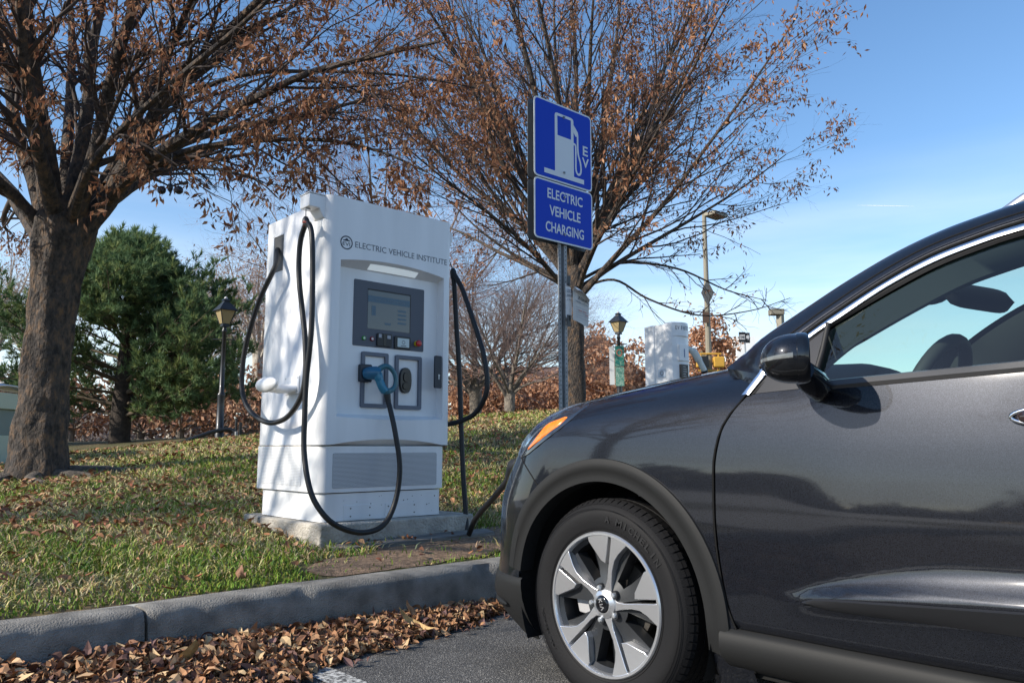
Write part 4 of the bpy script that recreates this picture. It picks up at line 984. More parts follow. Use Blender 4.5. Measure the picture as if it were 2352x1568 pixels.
# ---------------------------------------------------------------- wheel
tyrem=mat('tyre_rubber',(.009,.009,.010),.68,spec=.22,bump=.06,bscale=150); face=mat('machined_alloy',(.66,.67,.69),.30,metal=.85); dgrey=mat('alloy_grey_paint',(.026,.028,.031),.38,metal=.1,coat=.15)
def wheel(xc,left=True,steer=0):
    def W(a,bv,d):  # a: toward rear, bv: up, d: inboard distance from outer face plane
        a2=a*math.cos(steer)-d*math.sin(steer)*0; 
        x,w_,z=xc+a,d+.012,.334+bv
        return K(x,w_ if left else CW_-w_,z)
    e=bpy.data.objects.new('wheel',None); COL.objects.link(e); e.parent=car; e.location=Vector(K(xc,.1 if left else CW_-.1,.334))-OFF[car.name]; OFF[e.name]=Vector(K(xc,.1 if left else CW_-.1,.334))
    def bl(mb,nm,m,par=e,**k):
        o=MB(); o.v=[W(*p) for p in mb.v]; o.f=mb.f; o.m=mb.m; return o.build(nm,m,par,**k)
    def lat(prof,k=96):
        b=MB(); vs=[]
        for r_,h_ in prof:
            for j in range(k): a=2*math.pi*j/k; vs.append((r_*math.cos(a),r_*math.sin(a),h_))
        n=len(prof); b.add(vs,[(i*k+j,i*k+(j+1)%k,(i+1)*k+(j+1)%k,(i+1)*k+j) for i in range(n-1) for j in range(k)]); return b
    # tyre with grooves
    pr=[(.224,.012),(.232,.004),(.245,.000),(.262,-.004),(.280,-.006),(.296,-.004),(.306,.002),(.314,.008),(.320,.014),(.3235,.018),(.3265,.030)]
    wd=.205; 
    g=[.040,.048,.078,.086,.112,.120,.148,.156]
    for q in range(0,len(g),2): pr+=[(.3325,g[q]),(.3245,g[q]+.001),(.3245,g[q+1]-.001),(.333,g[q+1])]
    pr+=[(.3265,.176),(.314,.198),(.28,.21),(.23,.20),(.22,.19)]
    bl(lat(pr,120),'tyre',tyrem,smooth_deg=40)
    # shoulder blocks and sipes
    b=MB()
    for i in range(78):
        a=2*math.pi*i/78; da=2*math.pi/78*.40
        def q(r_,aa,h_): return (r_*math.cos(aa),r_*math.sin(aa),h_)
        for (r0,h0,r1,h1) in ((.3175,.0095,.3285,.026),(.3285,.026,.3345,.040)):
            b.add([q(r0+.0,a-da,h0),q(r0,a+da,h0),q(r1+.0015,a+da,h1),q(r1+.0015,a-da,h1),q(r0-.006,a-da,h0+.006),q(r0-.006,a+da,h0+.006),q(r1-.006,a+da,h1),q(r1-.006,a-da,h1)],[(0,1,2,3),(0,4,5,1),(1,5,6,2),(2,6,7,3),(3,7,4,0)])
        for (h0,h1,sk) in ((.049,.077,.02),(.087,.111,-.02),(.121,.147,.02),(.157,.176,.02)):
            b.add([q(.3335,a-da*.9,h0),q(.3335,a+da*.9,h0),q(.3335,a+da*.9+sk,h1),q(.3335,a-da*.9+sk,h1),q(.326,a-da*.9,h0),q(.326,a+da*.9,h0),q(.326,a+da*.9+sk,h1),q(.326,a-da*.9+sk,h1)],[(0,1,2,3),(0,4,5,1),(1,5,6,2),(2,6,7,3),(3,7,4,0)])
    bl(b,'tread',tyrem,smooth_deg=0,fix=False)
    # rings and lettering on the sidewall
    b=MB()
    for r_ in (.2385,.302,.3045): 
        t_=lat([(r_-.0006,-.0075 if r_>.25 else .0015),(r_,-.0085 if r_>.25 else .0000),(r_+.0006,-.0075 if r_>.25 else .0015)],96); b.add(t_.v,t_.f)
    bl(b,'sidewall_rib',tyrem,smooth_deg=0,fix=False)
    if left:
        lt=mat('tyre_lettering',(.016,.016,.017),.5,spec=.3)
        def arc_text(s,a_mid,rr,hh,step):
            n=len(s); 
            for i,chh in enumerate(s):
                if chh==' ': continue
                a=rad(a_mid)-(i-(n-1)/2)*step*(-1 if False else 1)
                c_,s_=math.cos(a),math.sin(a); wl={'I':.006,'M':.026}.get(chh,.020)
                up=Vector(W(c_,s_,0))-Vector(W(0,0,0)); rt_=Vector(W(s_,-c_,0))-Vector(W(0,0,0))
                o=Vector(W(rr*c_,rr*s_,-.0070))-rt_*wl/2
                fit_text(chh,o,rt_,up,wl,hh,lt,e,'tyre_lettering',thick=.0008 ,bold=.02)
        arc_text('MICHELIN',54,.262,.022,.098)
        arc_text('A',84,.262,.022,.1); arc_text('ALL SEASON',205,.27,.010,.05)
    rim=e
    # rim lip and barrel
    bl(lat([(.229,.014),(.230,.002),(.226,-.003),(.219,-.003),(.214,.004),(.213,.03),(.205,.10),(.200,.19)],96),'rim_lip',face,smooth_deg=35)
    bl(lat([(.2125,.035),(.203,.10),(.198,.18),(.0,.18)],64),'barrel',mat('barrel_dark',(.03,.03,.032),.5,metal=.3),smooth_deg=35)
    # brake disc and caliper
    bl(lat([(.0,.085),(.135,.085),(.137,.09),(.137,.105),(0,.105)],64),'brake_disc',mat('brake_disc',(.06,.055,.05),.5,metal=.5),smooth_deg=30)
    b=MB(); b.prism([(-.16,-.055),(-.10,-.06),(-.095,.0),(-.10,.06),(-.15,.06),(-.175,0)],lambda a,c,d:(a,c,d),.06,.12); bl(b,'caliper',mat('caliper_grey',(.35,.35,.36),.5),bevel=.004)
    # five-spoke face
    SA=[80,152,224,296,8]
    bands=MB(); greys=MB()
    for A0 in SA:
        t=rad(A0); c_,s_=math.cos(t),math.sin(t)
        def P2(a,bb,d): return (a*c_-bb*s_,a*s_+bb*c_,d)
        def ext(poly,d0,d1,mb,slope=None):
            n=len(poly)
            vs=[P2(a,bb,d0+(slope(a) if slope else 0)) for a,bb in poly]+[P2(a*.995,bb*1.0,d1) for a,bb in poly]
            mb.add(vs,[tuple(range(n))]+[(i,(i+1)%n,n+(i+1)%n,n+i) for i in range(n)])
        sl_=lambda a:-.004+.010*(1-a/.215)
        ext([(.026,-.022),(.045,-.022),(.07,-.018),(.111,-.0155),(.146,-.021),(.170,-.034),(.196,-.055),(.212,-.068),(.2180,-.045),(.2212,-.01),(.2214,.0015),(.204,.0000),(.141,.0005),(.083,.0000),(.055,.005),(.036,.020)],.004,.034,bands,sl_)
        ext([(.129,.0145),(.16,.0135),(.194,.0125),(.2112,.0125),(.2212,.013),(.2185,.036),(.212,.064),(.1965,.1005),(.180,.094),(.155,.062),(.133,.034)],.004,.030,bands,sl_)
        # grey recessed pocket walls
        def R3(r_,ang_,d): aa=t+rad(ang_); return (r_*math.cos(aa),r_*math.sin(aa),d)
        # floor of pocket: polar sector with an opening
        A=[(3+i*(66-3)/14) for i in range(15)]
        for i in range(14):
            for (r0,r1,d0,d1) in ((.046,.085,.012,.024),(.085,.12,.024,.030),(.12,.165,.030,.030),(.165,.200,.030,.026),(.200,.216,.026,.012)):
                am=(A[i]+A[i+1])/2; rm=(r0+r1)/2
                if 30<am<52 and .085<rm<.200: continue
                if 36<am<48 and .07<rm<.09: continue
                greys.add([R3(r0,A[i],d0),R3(r1,A[i],d1),R3(r1,A[i+1],d1),R3(r0,A[i+1],d0)],[(0,1,2,3)])
        # opening walls
        for (a0,r0,a1,r1) in ((30,.085,30,.2),(52.5,.085,52.5,.2)):
            greys.add([R3(r0,a0,.026),R3(r1,a1,.026),R3(r1,a1,.075),R3(r0,a0,.075)],[(0,1,2,3)])
        greys.add([R3(.2,28.5,.026),R3(.2,42,.026),R3(.2,55.5,.026),R3(.2,55.5,.07),R3(.2,42,.07),R3(.2,28.5,.07)],[(0,1,4,5),(1,2,3,4)])
    bl(greys,'spoke_pocket',dgrey,smooth_deg=30)
    bl(bands,'spoke_face',face,smooth_deg=25,bevel=.0015)
    bl(lat([(.0,-.004),(.030,-.004),(.044,.004),(.048,.02)],48),'hub_face',face,smooth_deg=25)
    b=MB()
    for A0 in SA:
        for (r_,d) in ((.064,0),): pass
        a=rad(A0+30); x_,y_=.053*math.cos(a),.053*math.sin(a)
        vs=[]; k=12
        for (rr_,d) in ((.0125,.004),(.0125,.012)):
            pass
        t_=MB(); t_.lathe([(.0,-.004),(.006,-.0035),(.0085,.0),(.0095,.02)],(x_,y_,0),'z',14); bl(t_,'wheel_nut',steel,smooth_deg=40)
    b=MB()
    for A0 in SA:
        a=rad(A0+30); t_=MB(); t_.lathe([(.0095,.004),(.0130,.0035),(.0138,.006),(.0142,.02)],(.053*math.cos(a),.053*math.sin(a),0),'z',16); bl(t_,'nut_recess',dgrey,smooth_deg=40)
    cap=bl(lat([(0,-.0095),(.018,-.0088),(.0265,-.0065),(.029,-.002)],40),'centre_cap',gloss,smooth_deg=50)
    # cap letters K I A drawn as strokes, rotated with the wheel
    b=MB(); rt=rad(-72)
    def stroke(p,q,wd=.0017):
        P=Vector(p);Q=Vector(q); n_=(Q-P).normalized(); n_=Vector((-n_.y,n_.x))*wd
        vs=[P+n_,P-n_,Q-n_,Q+n_]; vs=[Vector((v.x*math.cos(rt)-v.y*math.sin(rt),v.x*math.sin(rt)+v.y*math.cos(rt))) for v in vs]
        b.add([(v.x,v.y,-.0100+ .0007*(v.length/.018)**2) for v in vs],[(0,1,2,3)])
    stroke((-.017,-.007),(-.017,.007));stroke((-.016,0),(-.008,.007));stroke((-.016,.001),(-.007,-.007))
    stroke((-.0005,-.007),(-.0005,.007)); stroke((.005,-.007),(.011,.007)); stroke((.011,.007),(.017,-.007))
    bl(b,'cap_letters',mat('cap_silver',(.7,.7,.72),.25,metal=.8),smooth_deg=0,fix=False)
    return e
wheel(0); wheel(2.7); wheel(0,False); wheel(2.7,False)

# ---------------------------------------------------------------- greenhouse
CO=[(.516,.040,.986),(.560,.064,1.048),(.575,.070,1.066),(.696,.103,1.153),(.767,.121,1.200),(.888,.148,1.272),(1.003,.169,1.326),(1.113,.181,1.357),(1.215,.188,1.377),(1.45,.2,1.408),(1.85,.207,1.420),(2.3,.203,1.400),(2.7,.185,1.345),(3.0,.155,1.26),(3.2,.12,1.15),(3.24,.1,1.10)]
CI=[(.541,.040,.987),(.576,.060,1.034),(.590,.066,1.049),(.710,.1,1.146),(.781,.117,1.189),(.901,.145,1.262),(1.015,.165,1.313),(1.124,.176,1.344),(1.216,.181,1.361),(1.45,.194,1.392),(1.85,.2,1.404),(2.3,.196,1.384),(2.68,.178,1.328),(2.96,.148,1.243),(3.15,.115,1.14),(3.18,.1,1.10)]
GE=[(.565,.045,.992),(.605,.062,1.038),(.625,.070,1.055),(.735,.104,1.152),(.790,.118,1.186),(.908,.142,1.249),(1.02,.160,1.300),(1.128,.172,1.331),(1.22,.178,1.349),(1.45,.190,1.379),(1.85,.196,1.391),(2.3,.192,1.372),(2.66,.174,1.316),(2.93,.145,1.232),(3.1,.112,1.135),(3.13,.1,1.10)]
RE=[(.400,.13,1.072),(.415,.125,1.078),(.482,.19,1.150),(.660,.262,1.268),(.795,.295,1.345),(.920,.318,1.400),(1.035,.330,1.432),(1.140,.338,1.452),(1.230,.342,1.466),(1.46,.35,1.492),(1.85,.35,1.505),(2.3,.345,1.492),(2.7,.32,1.445),(3.05,.27,1.35),(3.28,.2,1.22),(3.36,.15,1.10)]
def sp3(T,n=6): return spline(T,n)
co,ci,ge,re_=[sp3(T) for T in (CO,CI,GE,RE)]
n_=len(co)
def offy(p,d): return Vector((p.x,p.y-d,p.z+d*.3))
side('door_chrome',[[p+Vector((0,.002,0)),offy(p,.004),offy((p+q)/2,.007),offy(q,.004),q+Vector((0,.004,0))] for p,q in zip(co,ci)],[brightm],smooth_deg=50)
side('window_seal',[[q+Vector((0,.003,0)),offy((q+g_)/2,.001),g_+Vector((0,.004,0))] for q,g_ in zip(ci,ge)],[rub],smooth_deg=50)
rows=[]
for i,(p,r_) in enumerate(list(zip(co,re_))[6:]):
    k_=smooth(i/8)
    row=[p+Vector((0,.010,-.002)),p+Vector((-.004*k_,.004,.010*k_))]
    for t in (.10,.22,.38,.55,.72,.88,1.0):
        q=p.lerp(r_,t); h_=.030*math.sin(math.pi*t)*k_; q=q+Vector((-.010*math.sin(math.pi*t)*k_,-h_*.75,h_*.75)); 
        row.append(q+Vector((0,0,.010*(1-t)*k_)))
    rows.append(row)
E_=[q for q in prof_[0][NV1+3:NV1+8]]
row0=[]
for k_ in range(len(E_)):
    t=k_/(len(E_)-1)*(len(rows[0])-1); i=min(int(t),len(rows[0])-2); row0.append(Vector(rows[0][i]).lerp(Vector(rows[0][i+1]),t-i))
side('pillar_foot',[[Vector(p)+Vector((-.004,0,0)) for p in E_],[(Vector(p)+q)/2 for p,q in zip(E_,row0)],[q+Vector((.006,.001,.002)) for q in row0]],[paint],smooth_deg=60)
pil=side('roof_pillar',rows,[paint],smooth_deg=60)
side('drip_gap',MB().tube([p+Vector((-.003,.001,.008)) for p in co[10:]],.0035,6),gap,parent=pil,smooth_deg=0)
side('drip_gap',MB().tube([p+Vector((-.012,-.010,.026)) for p in co[14:]],.0022,6),gap,parent=pil,smooth_deg=0)
# lower wing-to-pillar filler
# roof: from edge curve to the centre
i1=next(i for i,p in enumerate(re_) if p.x>1.06); i2=next(i for i,p in enumerate(re_) if p.x>3.0)
rows=[]
for p in re_[i1:i2+1]:
    row=[]
    for t in np.linspace(0,1,10):
        e=math.sin(t*math.pi/2); row.append((p.x-.05*e*(1 if p.x<1.5 else 0)*max(0,1-(p.x-1.06)/.4),lerp(p.y,CW_/2,t),p.z+.055*e))
    rows.append(row)
side('roof',rows,[paint],smooth_deg=60)
rows=[[(x_,y_+.012,z_-.03) for x_,y_,z_ in r_] for r_ in rows]; side('headliner',[[(x_,y_,z_-.03) for x_,y_,z_ in r_] for r_ in rows],mat('headliner',(.05,.053,.055),.95),smooth_deg=60)
# windscreen
def m_glass(name,tint,gl=.05):
    if name in MATS: return MATS[name]
    m=bpy.data.materials.new(name); m.use_nodes=True; N=m.node_tree; N.nodes.clear(); L=N.links.new
    o=N.nodes.new('ShaderNodeOutputMaterial'); t=N.nodes.new('ShaderNodeBsdfTransparent'); t.inputs[0].default_value=tuple(tint)+(1,)
    g=N.nodes.new('ShaderNodeBsdfGlossy'); g.inputs['Roughness'].default_value=.0; g.inputs[0].default_value=(1,1,1,1)
    geo=N.nodes.new('ShaderNodeNewGeometry'); dt=N.nodes.new('ShaderNodeVectorMath'); dt.operation='DOT_PRODUCT'; L(geo.outputs['Incoming'],dt.inputs[0]); L(geo.outputs['Normal'],dt.inputs[1]); ab=N.nodes.new('ShaderNodeMath'); ab.operation='ABSOLUTE'; L(dt.outputs['Value'],ab.inputs[0]); om=N.nodes.new('ShaderNodeMath'); om.operation='SUBTRACT'; om.inputs[0].default_value=1; L(ab.outputs[0],om.inputs[1]); f=N.nodes.new('ShaderNodeMath'); f.operation='POWER'; f.inputs[1].default_value=5; L(om.outputs[0],f.inputs[0])
    ad=N.nodes.new("ShaderNodeMath"); ad.operation="MULTIPLY_ADD"; ad.inputs[1].default_value=.94; ad.inputs[2].default_value=.05; L(f.outputs[0],ad.inputs[0])
    mx=N.nodes.new('ShaderNodeMixShader'); L(ad.outputs[0],mx.inputs[0]); L(t.outputs[0],mx.inputs[1]); L(g.outputs[0],mx.inputs[2]); L(mx.outputs[0],o.inputs[0]); MATS[name]=m; return m
gside=m_glass('side_glass',(.70,.82,.77)); gwind=m_glass('windscreen_glass',(.76,.84,.80)); gdark=m_glass('privacy_glass',(.08,.09,.09))
rows=[]
for p in re_[6:i1+1]:
    row=[]
    for t in np.linspace(0,1,12):
        e=math.sin(t*math.pi/2); row.append((p.x-.13*e,lerp(p.y,CW_/2,t),p.z+lerp(.045,.055,(p.z-1.07)/.36)*e))
    rows.append(row)
side('windscreen',rows,gwind,smooth_deg=60)
# sun band at the top of the screen and black frit border
fr=[[Vector(q)+Vector((.012,.004,-.012)) for q in r_] for r_ in rows]
side('screen_frit',[r_[0:2] for r_ in [[a,Vector(a).lerp(Vector(c_),.45)] for a,c_ in [(r_[0],r_[1]) for r_ in fr]]],black,smooth_deg=0)
# inner pillar trim
side('pillar_trim',[[p+Vector((.012,.012,.002)),p+Vector((.05,.05,-.045)),p+Vector((.02,.10,-.050)),r_+Vector((.02,.02,-.02))] for p,r_ in zip(ge[12:],re_[12:])],mat('inner_trim',(.045,.05,.05),.8),smooth_deg=60)
# side glass
def Gpt(x,z): return Vector((x,.047+.375*(z-1.0),z))
gx=lambda z: itp([(1.0,.728),(1.015,.733),(1.174,.762)],z)
def glass(nm,xa_f,xb,m):
    up=[p for p in ge if xa_f(1.17)-.0<p.x<xb]; rows=[]
    up=[Vector((xa_f(1.174),.113,itp([(q.x,q.z) for q in ge],xa_f(1.174))))]+up+[Vector((xb,.19,itp([(q.x,q.z) for q in ge],xb)))]
    nn=len(up)
    x_l=xa_f(1.02)
    for i,p in enumerate(up):
        xl=lerp(x_l,xb,(p.x-up[0].x)/(xb-up[0].x)); zl=belt(xl)+.010
        rows.append([Gpt(lerp(xl,p.x,t),lerp(zl,p.z+.006,t))+Vector((0,.012-.012*t*0,0)) for t in np.linspace(0,1,7)])
    return side(nm,rows,m,smooth_deg=60)
glass('side_window',gx,1.47,gside)
glass('rear_side_window',lambda z:1.53,2.42,gdark)
glass('quarter_window',lambda z:2.47,3.0,gdark)
# B pillar and others
for (a,c_) in ((1.455,1.54),(2.41,2.48)):
    zt=lambda x: itp([(q.x,q.z) for q in ge],x)
    side('door_pillar',[[Gpt(x,lerp(belt(x),zt(x),t))+Vector((0,.002,0)) for t in (0,.5,1)] for x in (a,(a+c_)/2,c_)],gloss,smooth_deg=0)
# sail triangle and division bar
side('mirror_sail',MB().add([(.548,.044,.990),(.600,.066,1.055),(.68,.094,1.130),(.742,.113,1.176),(.735,.092,1.12),(.722,.058,1.03),(.718,.045,.998)],[(0,1,2,3,4,5,6)]),mat('sail_black',(.02,.021,.025),.25),smooth_deg=0)
side('division_bar',MB().tube([(.752,.108,1.178),(.742,.085,1.10),(.728,.050,1.012)],.008,8),rub,smooth_deg=50)
rows=[[(x,sw(x,belt(x))-.004,belt(x)-.012),(x,sw(x,belt(x))-.010,belt(x)-.002),(x,.036,belt(x)+.012),(x,.056,belt(x)+.016)] for x in (.735,.9,1.1,1.3,1.46,1.8,2.2,2.6,3.1)]
side('belt_moulding',rows,mat('belt_trim',(.05,.05,.052),.4,coat=.2),smooth_deg=40)
0 and side('wing_corner',MB().add([surf(.50,.97,-.004) or (.5,.03,.97),(.53,.035,.995),(.60,.060,1.058),(.52,.09,1.09),(.43,.118,1.079),(.44,.06,1.03)],[(0,1,2,3,4,5)]),gap,smooth_deg=0)
# roof rail
side('roof_rail',MB().tube(spline([(1.14,.335,1.452),(1.22,.33,1.49),(1.35,.335,1.515),(1.8,.335,1.545),(2.3,.33,1.53),(2.6,.32,1.49),(2.68,.31,1.45)],6),.016,10),mat('satin_rail',(.75,.76,.78),.3,metal=.9),smooth_deg=60)
# tail
rows=[]
for z in np.linspace(.2,1.10,14):
    row=[]
    for t in np.linspace(0,1,14):
        a=t*rad(90); x=3.30+.20*math.sin(a)*(1-.15*max(0,(z-.9)/.2)); w_=lerp(sw(3.3,z),CW_/2,1-math.cos(a)); row.append((x,w_,z))
    rows.append(row)
tg_=side('rear_bumper',rows,[paint],smooth_deg=60)
rows=[]
for t in np.linspace(0,1,8):
    e=t
    A=Vector((3.0+.36*t,.27+(.15-.27)*t,1.37-.27*t)); rows.append([(A.x+.1*math.sin(s*math.pi/2),lerp(A.y,CW_/2,s),A.z+.05*(1-t)*math.sin(s*math.pi/2)) for s in np.linspace(0,1,8)])
side('rear_window',rows,gdark,smooth_deg=60)
# door mirror, half folded: a dome whose open side looks back and inward
MC=Vector((.775,-.125,1.057)); MN=Vector((.88,.475,0)).normalized(); ML=Vector((.475,-.88,0)).normalized()
def mring(dn,e,th,off=0.0):
    c_,s_=math.cos(th),math.sin(th); 
    return MC+MN*dn+ML*((.100*e+off)*math.copysign(abs(c_)**.8,c_))+Vector((0,0,((.064 if s_>0 else .060)*e+off)*math.copysign(abs(s_)**.85,s_)-.004*(1-e)))
def me_(t): return max(.02,(1-(1-t)**2.5)**.52)
b=MB(); b.grid([[mring(lerp(-.090,.000,t),me_(t),th) for th in np.linspace(0,2*math.pi,37)] for t in np.linspace(0,1,18)]); mir=side('door_mirror',b,[paint],smooth_deg=60)
def zband(z0,z1,t0,t1,off,nm,m,full=False):
    rows=[]
    for t in np.linspace(t0,t1,16):
        e=me_(t); row=[]
        for q in range(9):
            f_=q/8; zz=lerp(z0(t),z1(t),f_)-1.057+.004*(1-e); s_=zz/((.064 if zz>0 else .060)*e); s_=max(-.995,min(.995,s_)); sg=math.copysign(abs(s_)**(1/.85),s_); row.append(mring(lerp(-.090,.000,t),e,math.asin(sg),off))
        rows.append(row)
    side(nm,rows,m,parent=mir,smooth_deg=60)
zband(lambda t:1.049+.004*t,lambda t:1.056+.010*t,.03,.88,.0022,'indicator_strip',mat('indicator_clear',(.12,.125,.125),.15,coat=.8))
zband(lambda t:1.0+.02*(1-t),lambda t:1.0465+.004*t,.06,1.0,.0010,'mirror_lower_shell',gloss)
b=MB(); b.grid([[mring(dn,e,th) for th in np.linspace(0,2*math.pi,37)] for dn,e in ((-.002,.99),(-.0005,1.03),(.012,1.04),(.022,1.03),(.028,.97),(.026,.92))]); side('mirror_rim',b,gloss,parent=mir,smooth_deg=50)
b=MB(); b.add([mring(.023,.93,th) for th in np.linspace(0,2*math.pi,32,endpoint=False)],[tuple(range(32))]); side('mirror_glass',b,chrome,parent=mir,smooth_deg=0)
b=MB(); b.tube([(.735,.075,.992),(.748,.035,.994),(.765,-.01,1.002),(.77,-.06,1.015),(.775,-.10,1.03)],[.034,.036,.036,.036,.03],14); side('mirror_arm',b,gloss,parent=mir,smooth_deg=60)
# door handle with its bright surround
hz=.905
b=MB(); rows=[]
for i in range(21):
    t=i/20; x=lerp(1.205,1.46,t); e=max(.02,(1-abs(2*t-1)**4)**.5); rows.append([(x,sw(x,hz)-.028*e*max(.25,math.cos(a)*.5+.6)-.0,hz+.020*e*math.sin(a)) for a in np.linspace(0,2*math.pi,15)])
b.grid(rows); hd=side('door_handle',b,mat('handle_dark',(.03,.02,.02),.15,coat=1),parent=d1,smooth_deg=60)
side('handle_surround',MB().tube([(1.20+.135*(1-math.cos(a)),sw(1.3,hz)-.010,hz+.024*math.sin(a)) for a in np.linspace(-1.4,1.4,17)],.0045,8),chrome,parent=d1,smooth_deg=50)

# ---------------------------------------------------------------- interior
def inn(nm,rows_or,m,**k): return side(nm,rows_or,m,both=False,**k)
dashm=mat('dashboard',(.03,.031,.034),.7,bump=.05,bscale=300)
rows=[]
for (x,z) in ((.36,1.06),(.46,1.068),(.58,1.072),(.68,1.068),(.74,1.05),(.77,1.0),(.76,.90),(.80,.7)):
    rows.append([(x+.03*math.sin(math.pi*t),lerp(.10,CW_-.10,t),z+(.028*math.exp(-((t-.23)/.10)**2) if .5<x<.76 else 0)-.03*(abs(2*t-1)**6)) for t in np.linspace(0,1,30)])
inn('dashboard',rows,dashm,smooth_deg=60)
b=MB(); c0=Vector((.90,.42,.975)); ax=Vector((-.90,0,.42)).normalized(); u_=Vector((0,1,0)); v_=ax.cross(u_)
b.tube([c0+(u_*math.cos(a)+v_*math.sin(a))*.178 for a in np.linspace(0,2*math.pi,41)],.019,12)
for a in (-.55,math.pi+.55,-math.pi/2): b.tube([c0+ax*.03,c0+(u_*math.cos(a)+v_*math.sin(a))*.18],[.03,.017],8)
b.lathe([(0,0),(.045,0),(.05,.02)],tuple(c0+v_*-.05),'x',20)
inn('steering_wheel',b,dashm,smooth_deg=60)
b=MB(); rows=[]
for i in range(13):
    t=i/12; w_=lerp(.76,1.03,t); e=max(.05,(1-abs(2*t-1)**7)**.5); rows.append([(.85+.020*math.cos(a)+.10*t,w_,1.335+.042*e*math.sin(a)-.012*t) for a in np.linspace(0,2*math.pi,13)])
b.grid(rows); b.tube([(.78,.90,1.39),(.87,.90,1.35)],.02,8); b.sphere((.76,.86,1.362),1,16,10,(.07,.07,.04))
inn('rear_view_mirror',b,mat('matt_black',(.01,.01,.011),.7),smooth_deg=60)
seatm=mat('seat_fabric',(.04,.04,.043),.9)
for w0 in (.42,1.38):
    b=MB(); b.tube([(1.25,w0,.62),(1.45,w0,.60),(1.62,w0,.62)],[.20,.25,.2],14); b.tube([(1.66,w0,.62),(1.74,w0,.9),(1.80,w0,1.10),(1.82,w0,1.16)],[.2,.22,.19,.10],14); b.tube([(1.83,w0,1.16),(1.84,w0,1.24),(1.85,w0,1.32)],[.05,.10,.06],12)
    inn('front_seat',b,seatm,smooth_deg=60)
b=MB(); b.tube([(2.5,.35,.95),(2.5,CW_-.35,.95)],.22,10); inn('rear_seat',b,seatm,smooth_deg=60)
b=MB(); b.box(.7,2.9,.09,.11,.3,.99); inn('door_card',b,dashm); b=MB(); b.box(.7,2.9,CW_-.11,CW_-.09,.3,.99); inn('door_card',b,dashm)
# ---------------------------------------------------------------- trees
def nrmz(a): return a/np.maximum(np.linalg.norm(a,axis=-1,keepdims=True),1e-9)
def grow(P0,D,L,R0,R1,ns,wander,up,rg):
    n=len(P0); pts=np.zeros((n,ns+1,3)); pts[:,0]=P0; d=nrmz(D.copy()); up=np.broadcast_to(np.asarray(up,float),(n,))
    for i in range(ns):
        d=nrmz(d+rg.normal(0,wander,(n,3))+np.stack([0*up,0*up,up],1)/ns)
        pts[:,i+1]=pts[:,i]+d*(L/ns)[:,None]
    t=np.linspace(0,1,ns+1)[None,:]
    return pts,R0[:,None]*(1-t)+R1[:,None]*t
def tubes(pts,rad_,k):
    n,m,_=pts.shape; T=np.zeros_like(pts); T[:,1:-1]=pts[:,2:]-pts[:,:-2]; T[:,0]=pts[:,1]-pts[:,0]; T[:,-1]=pts[:,-1]-pts[:,-2]; T=nrmz(T)
    ax=nrmz(pts[:,-1]-pts[:,0]); ref=np.where(np.abs(ax[:,2:3])<.8,np.array([[0,0,1.]]),np.array([[1.,0,0]]))
    u=nrmz(np.cross(T,ref[:,None,:])); v=np.cross(T,u)
    a=2*np.pi*np.arange(k)/k
    ring=pts[:,:,None,:]+rad_[:,:,None,None]*(u[:,:,None,:]*np.cos(a)[None,None,:,None]+v[:,:,None,:]*np.sin(a)[None,None,:,None])
    V=ring.reshape(-1,3); base=(np.arange(n)*m*k)[:,None,None]; i=np.arange(m-1)[None,:,None]*k; j=np.arange(k)[None,None,:]; j2=(j+1)%k
    F=np.stack([base+i+j,base+i+j2,base+i+k+j2,base+i+k+j],-1).reshape(-1,4)
    return V,F
def spawn(pts,rad_,per,t0,t1,ang,Ls,rf,rg,out=None,outw=0):
    n,m,_=pts.shape; idx=np.repeat(np.arange(n),per); N_=len(idx)
    t=t0+(t1-t0)*((np.tile(np.arange(per),n)+rg.random(N_))/per); f=t*(m-1); i=np.minimum(f.astype(int),m-2); fr=(f-i)[:,None]
    P=pts[idx,i]*(1-fr)+pts[idx,i+1]*fr; R=rad_[idx,i]*(1-fr[:,0])+rad_[idx,i+1]*fr[:,0]
    d=nrmz(pts[idx,i+1]-pts[idx,i]); r=nrmz(np.cross(d,rg.normal(0,1,(N_,3)))); a=np.radians(ang[0]+(ang[1]-ang[0])*rg.random(N_))[:,None]
    D=d*np.cos(a)+r*np.sin(a)
    if out is not None:
        o=P-out; o[:,2]*=.3; D=nrmz(D+outw*nrmz(o))
    L=Ls[0]+(Ls[1]-Ls[0])*rg.random(N_); L*=(1.15-.55*t)
    return P,D,L,np.maximum(R*rf,.0012)
class Acc:
    def __init__(s): s.V=[];s.F=[];s.n=0
    def add(s,V,F): s.V.append(V); s.F.append(F+s.n); s.n+=len(V)
    def out(s): return np.concatenate(s.V),np.concatenate(s.F)
def leaves(P,size,rg,pal,droop=.8,wid=.34,clump=.03):
    n=len(P); P=P+rg.normal(0,clump,(n,3)); ax=rg.normal(0,1,(n,3)); ax[:,2]-=droop*1.6; ax=nrmz(ax)
    sd=nrmz(np.cross(ax,rg.normal(0,1,(n,3)))); nn=np.cross(ax,sd); L=(size[0]+(size[1]-size[0])*rg.random(n))[:,None]
    W=L*wid; V=np.zeros((n,6,3))
    V[:,0]=P; V[:,1]=P+ax*L*.45+sd*W*.5+nn*W*.25; V[:,2]=P+ax*L+nn*L*.12; V[:,3]=P+ax*L*.45-sd*W*.5+nn*W*.25; V[:,4]=P+ax*L*.45; V[:,5]=P+ax*L*.45
    b=(np.arange(n)*6)[:,None]; F=np.concatenate([b+np.array([[0,1,2,4]]),b+np.array([[0,4,2,3]])])
    pal=np.array(pal); c=pal[rg.integers(0,len(pal),n)]*(.65+.7*rg.random(n))[:,None]
    return V.reshape(-1,3),F,np.repeat(c,6,0)
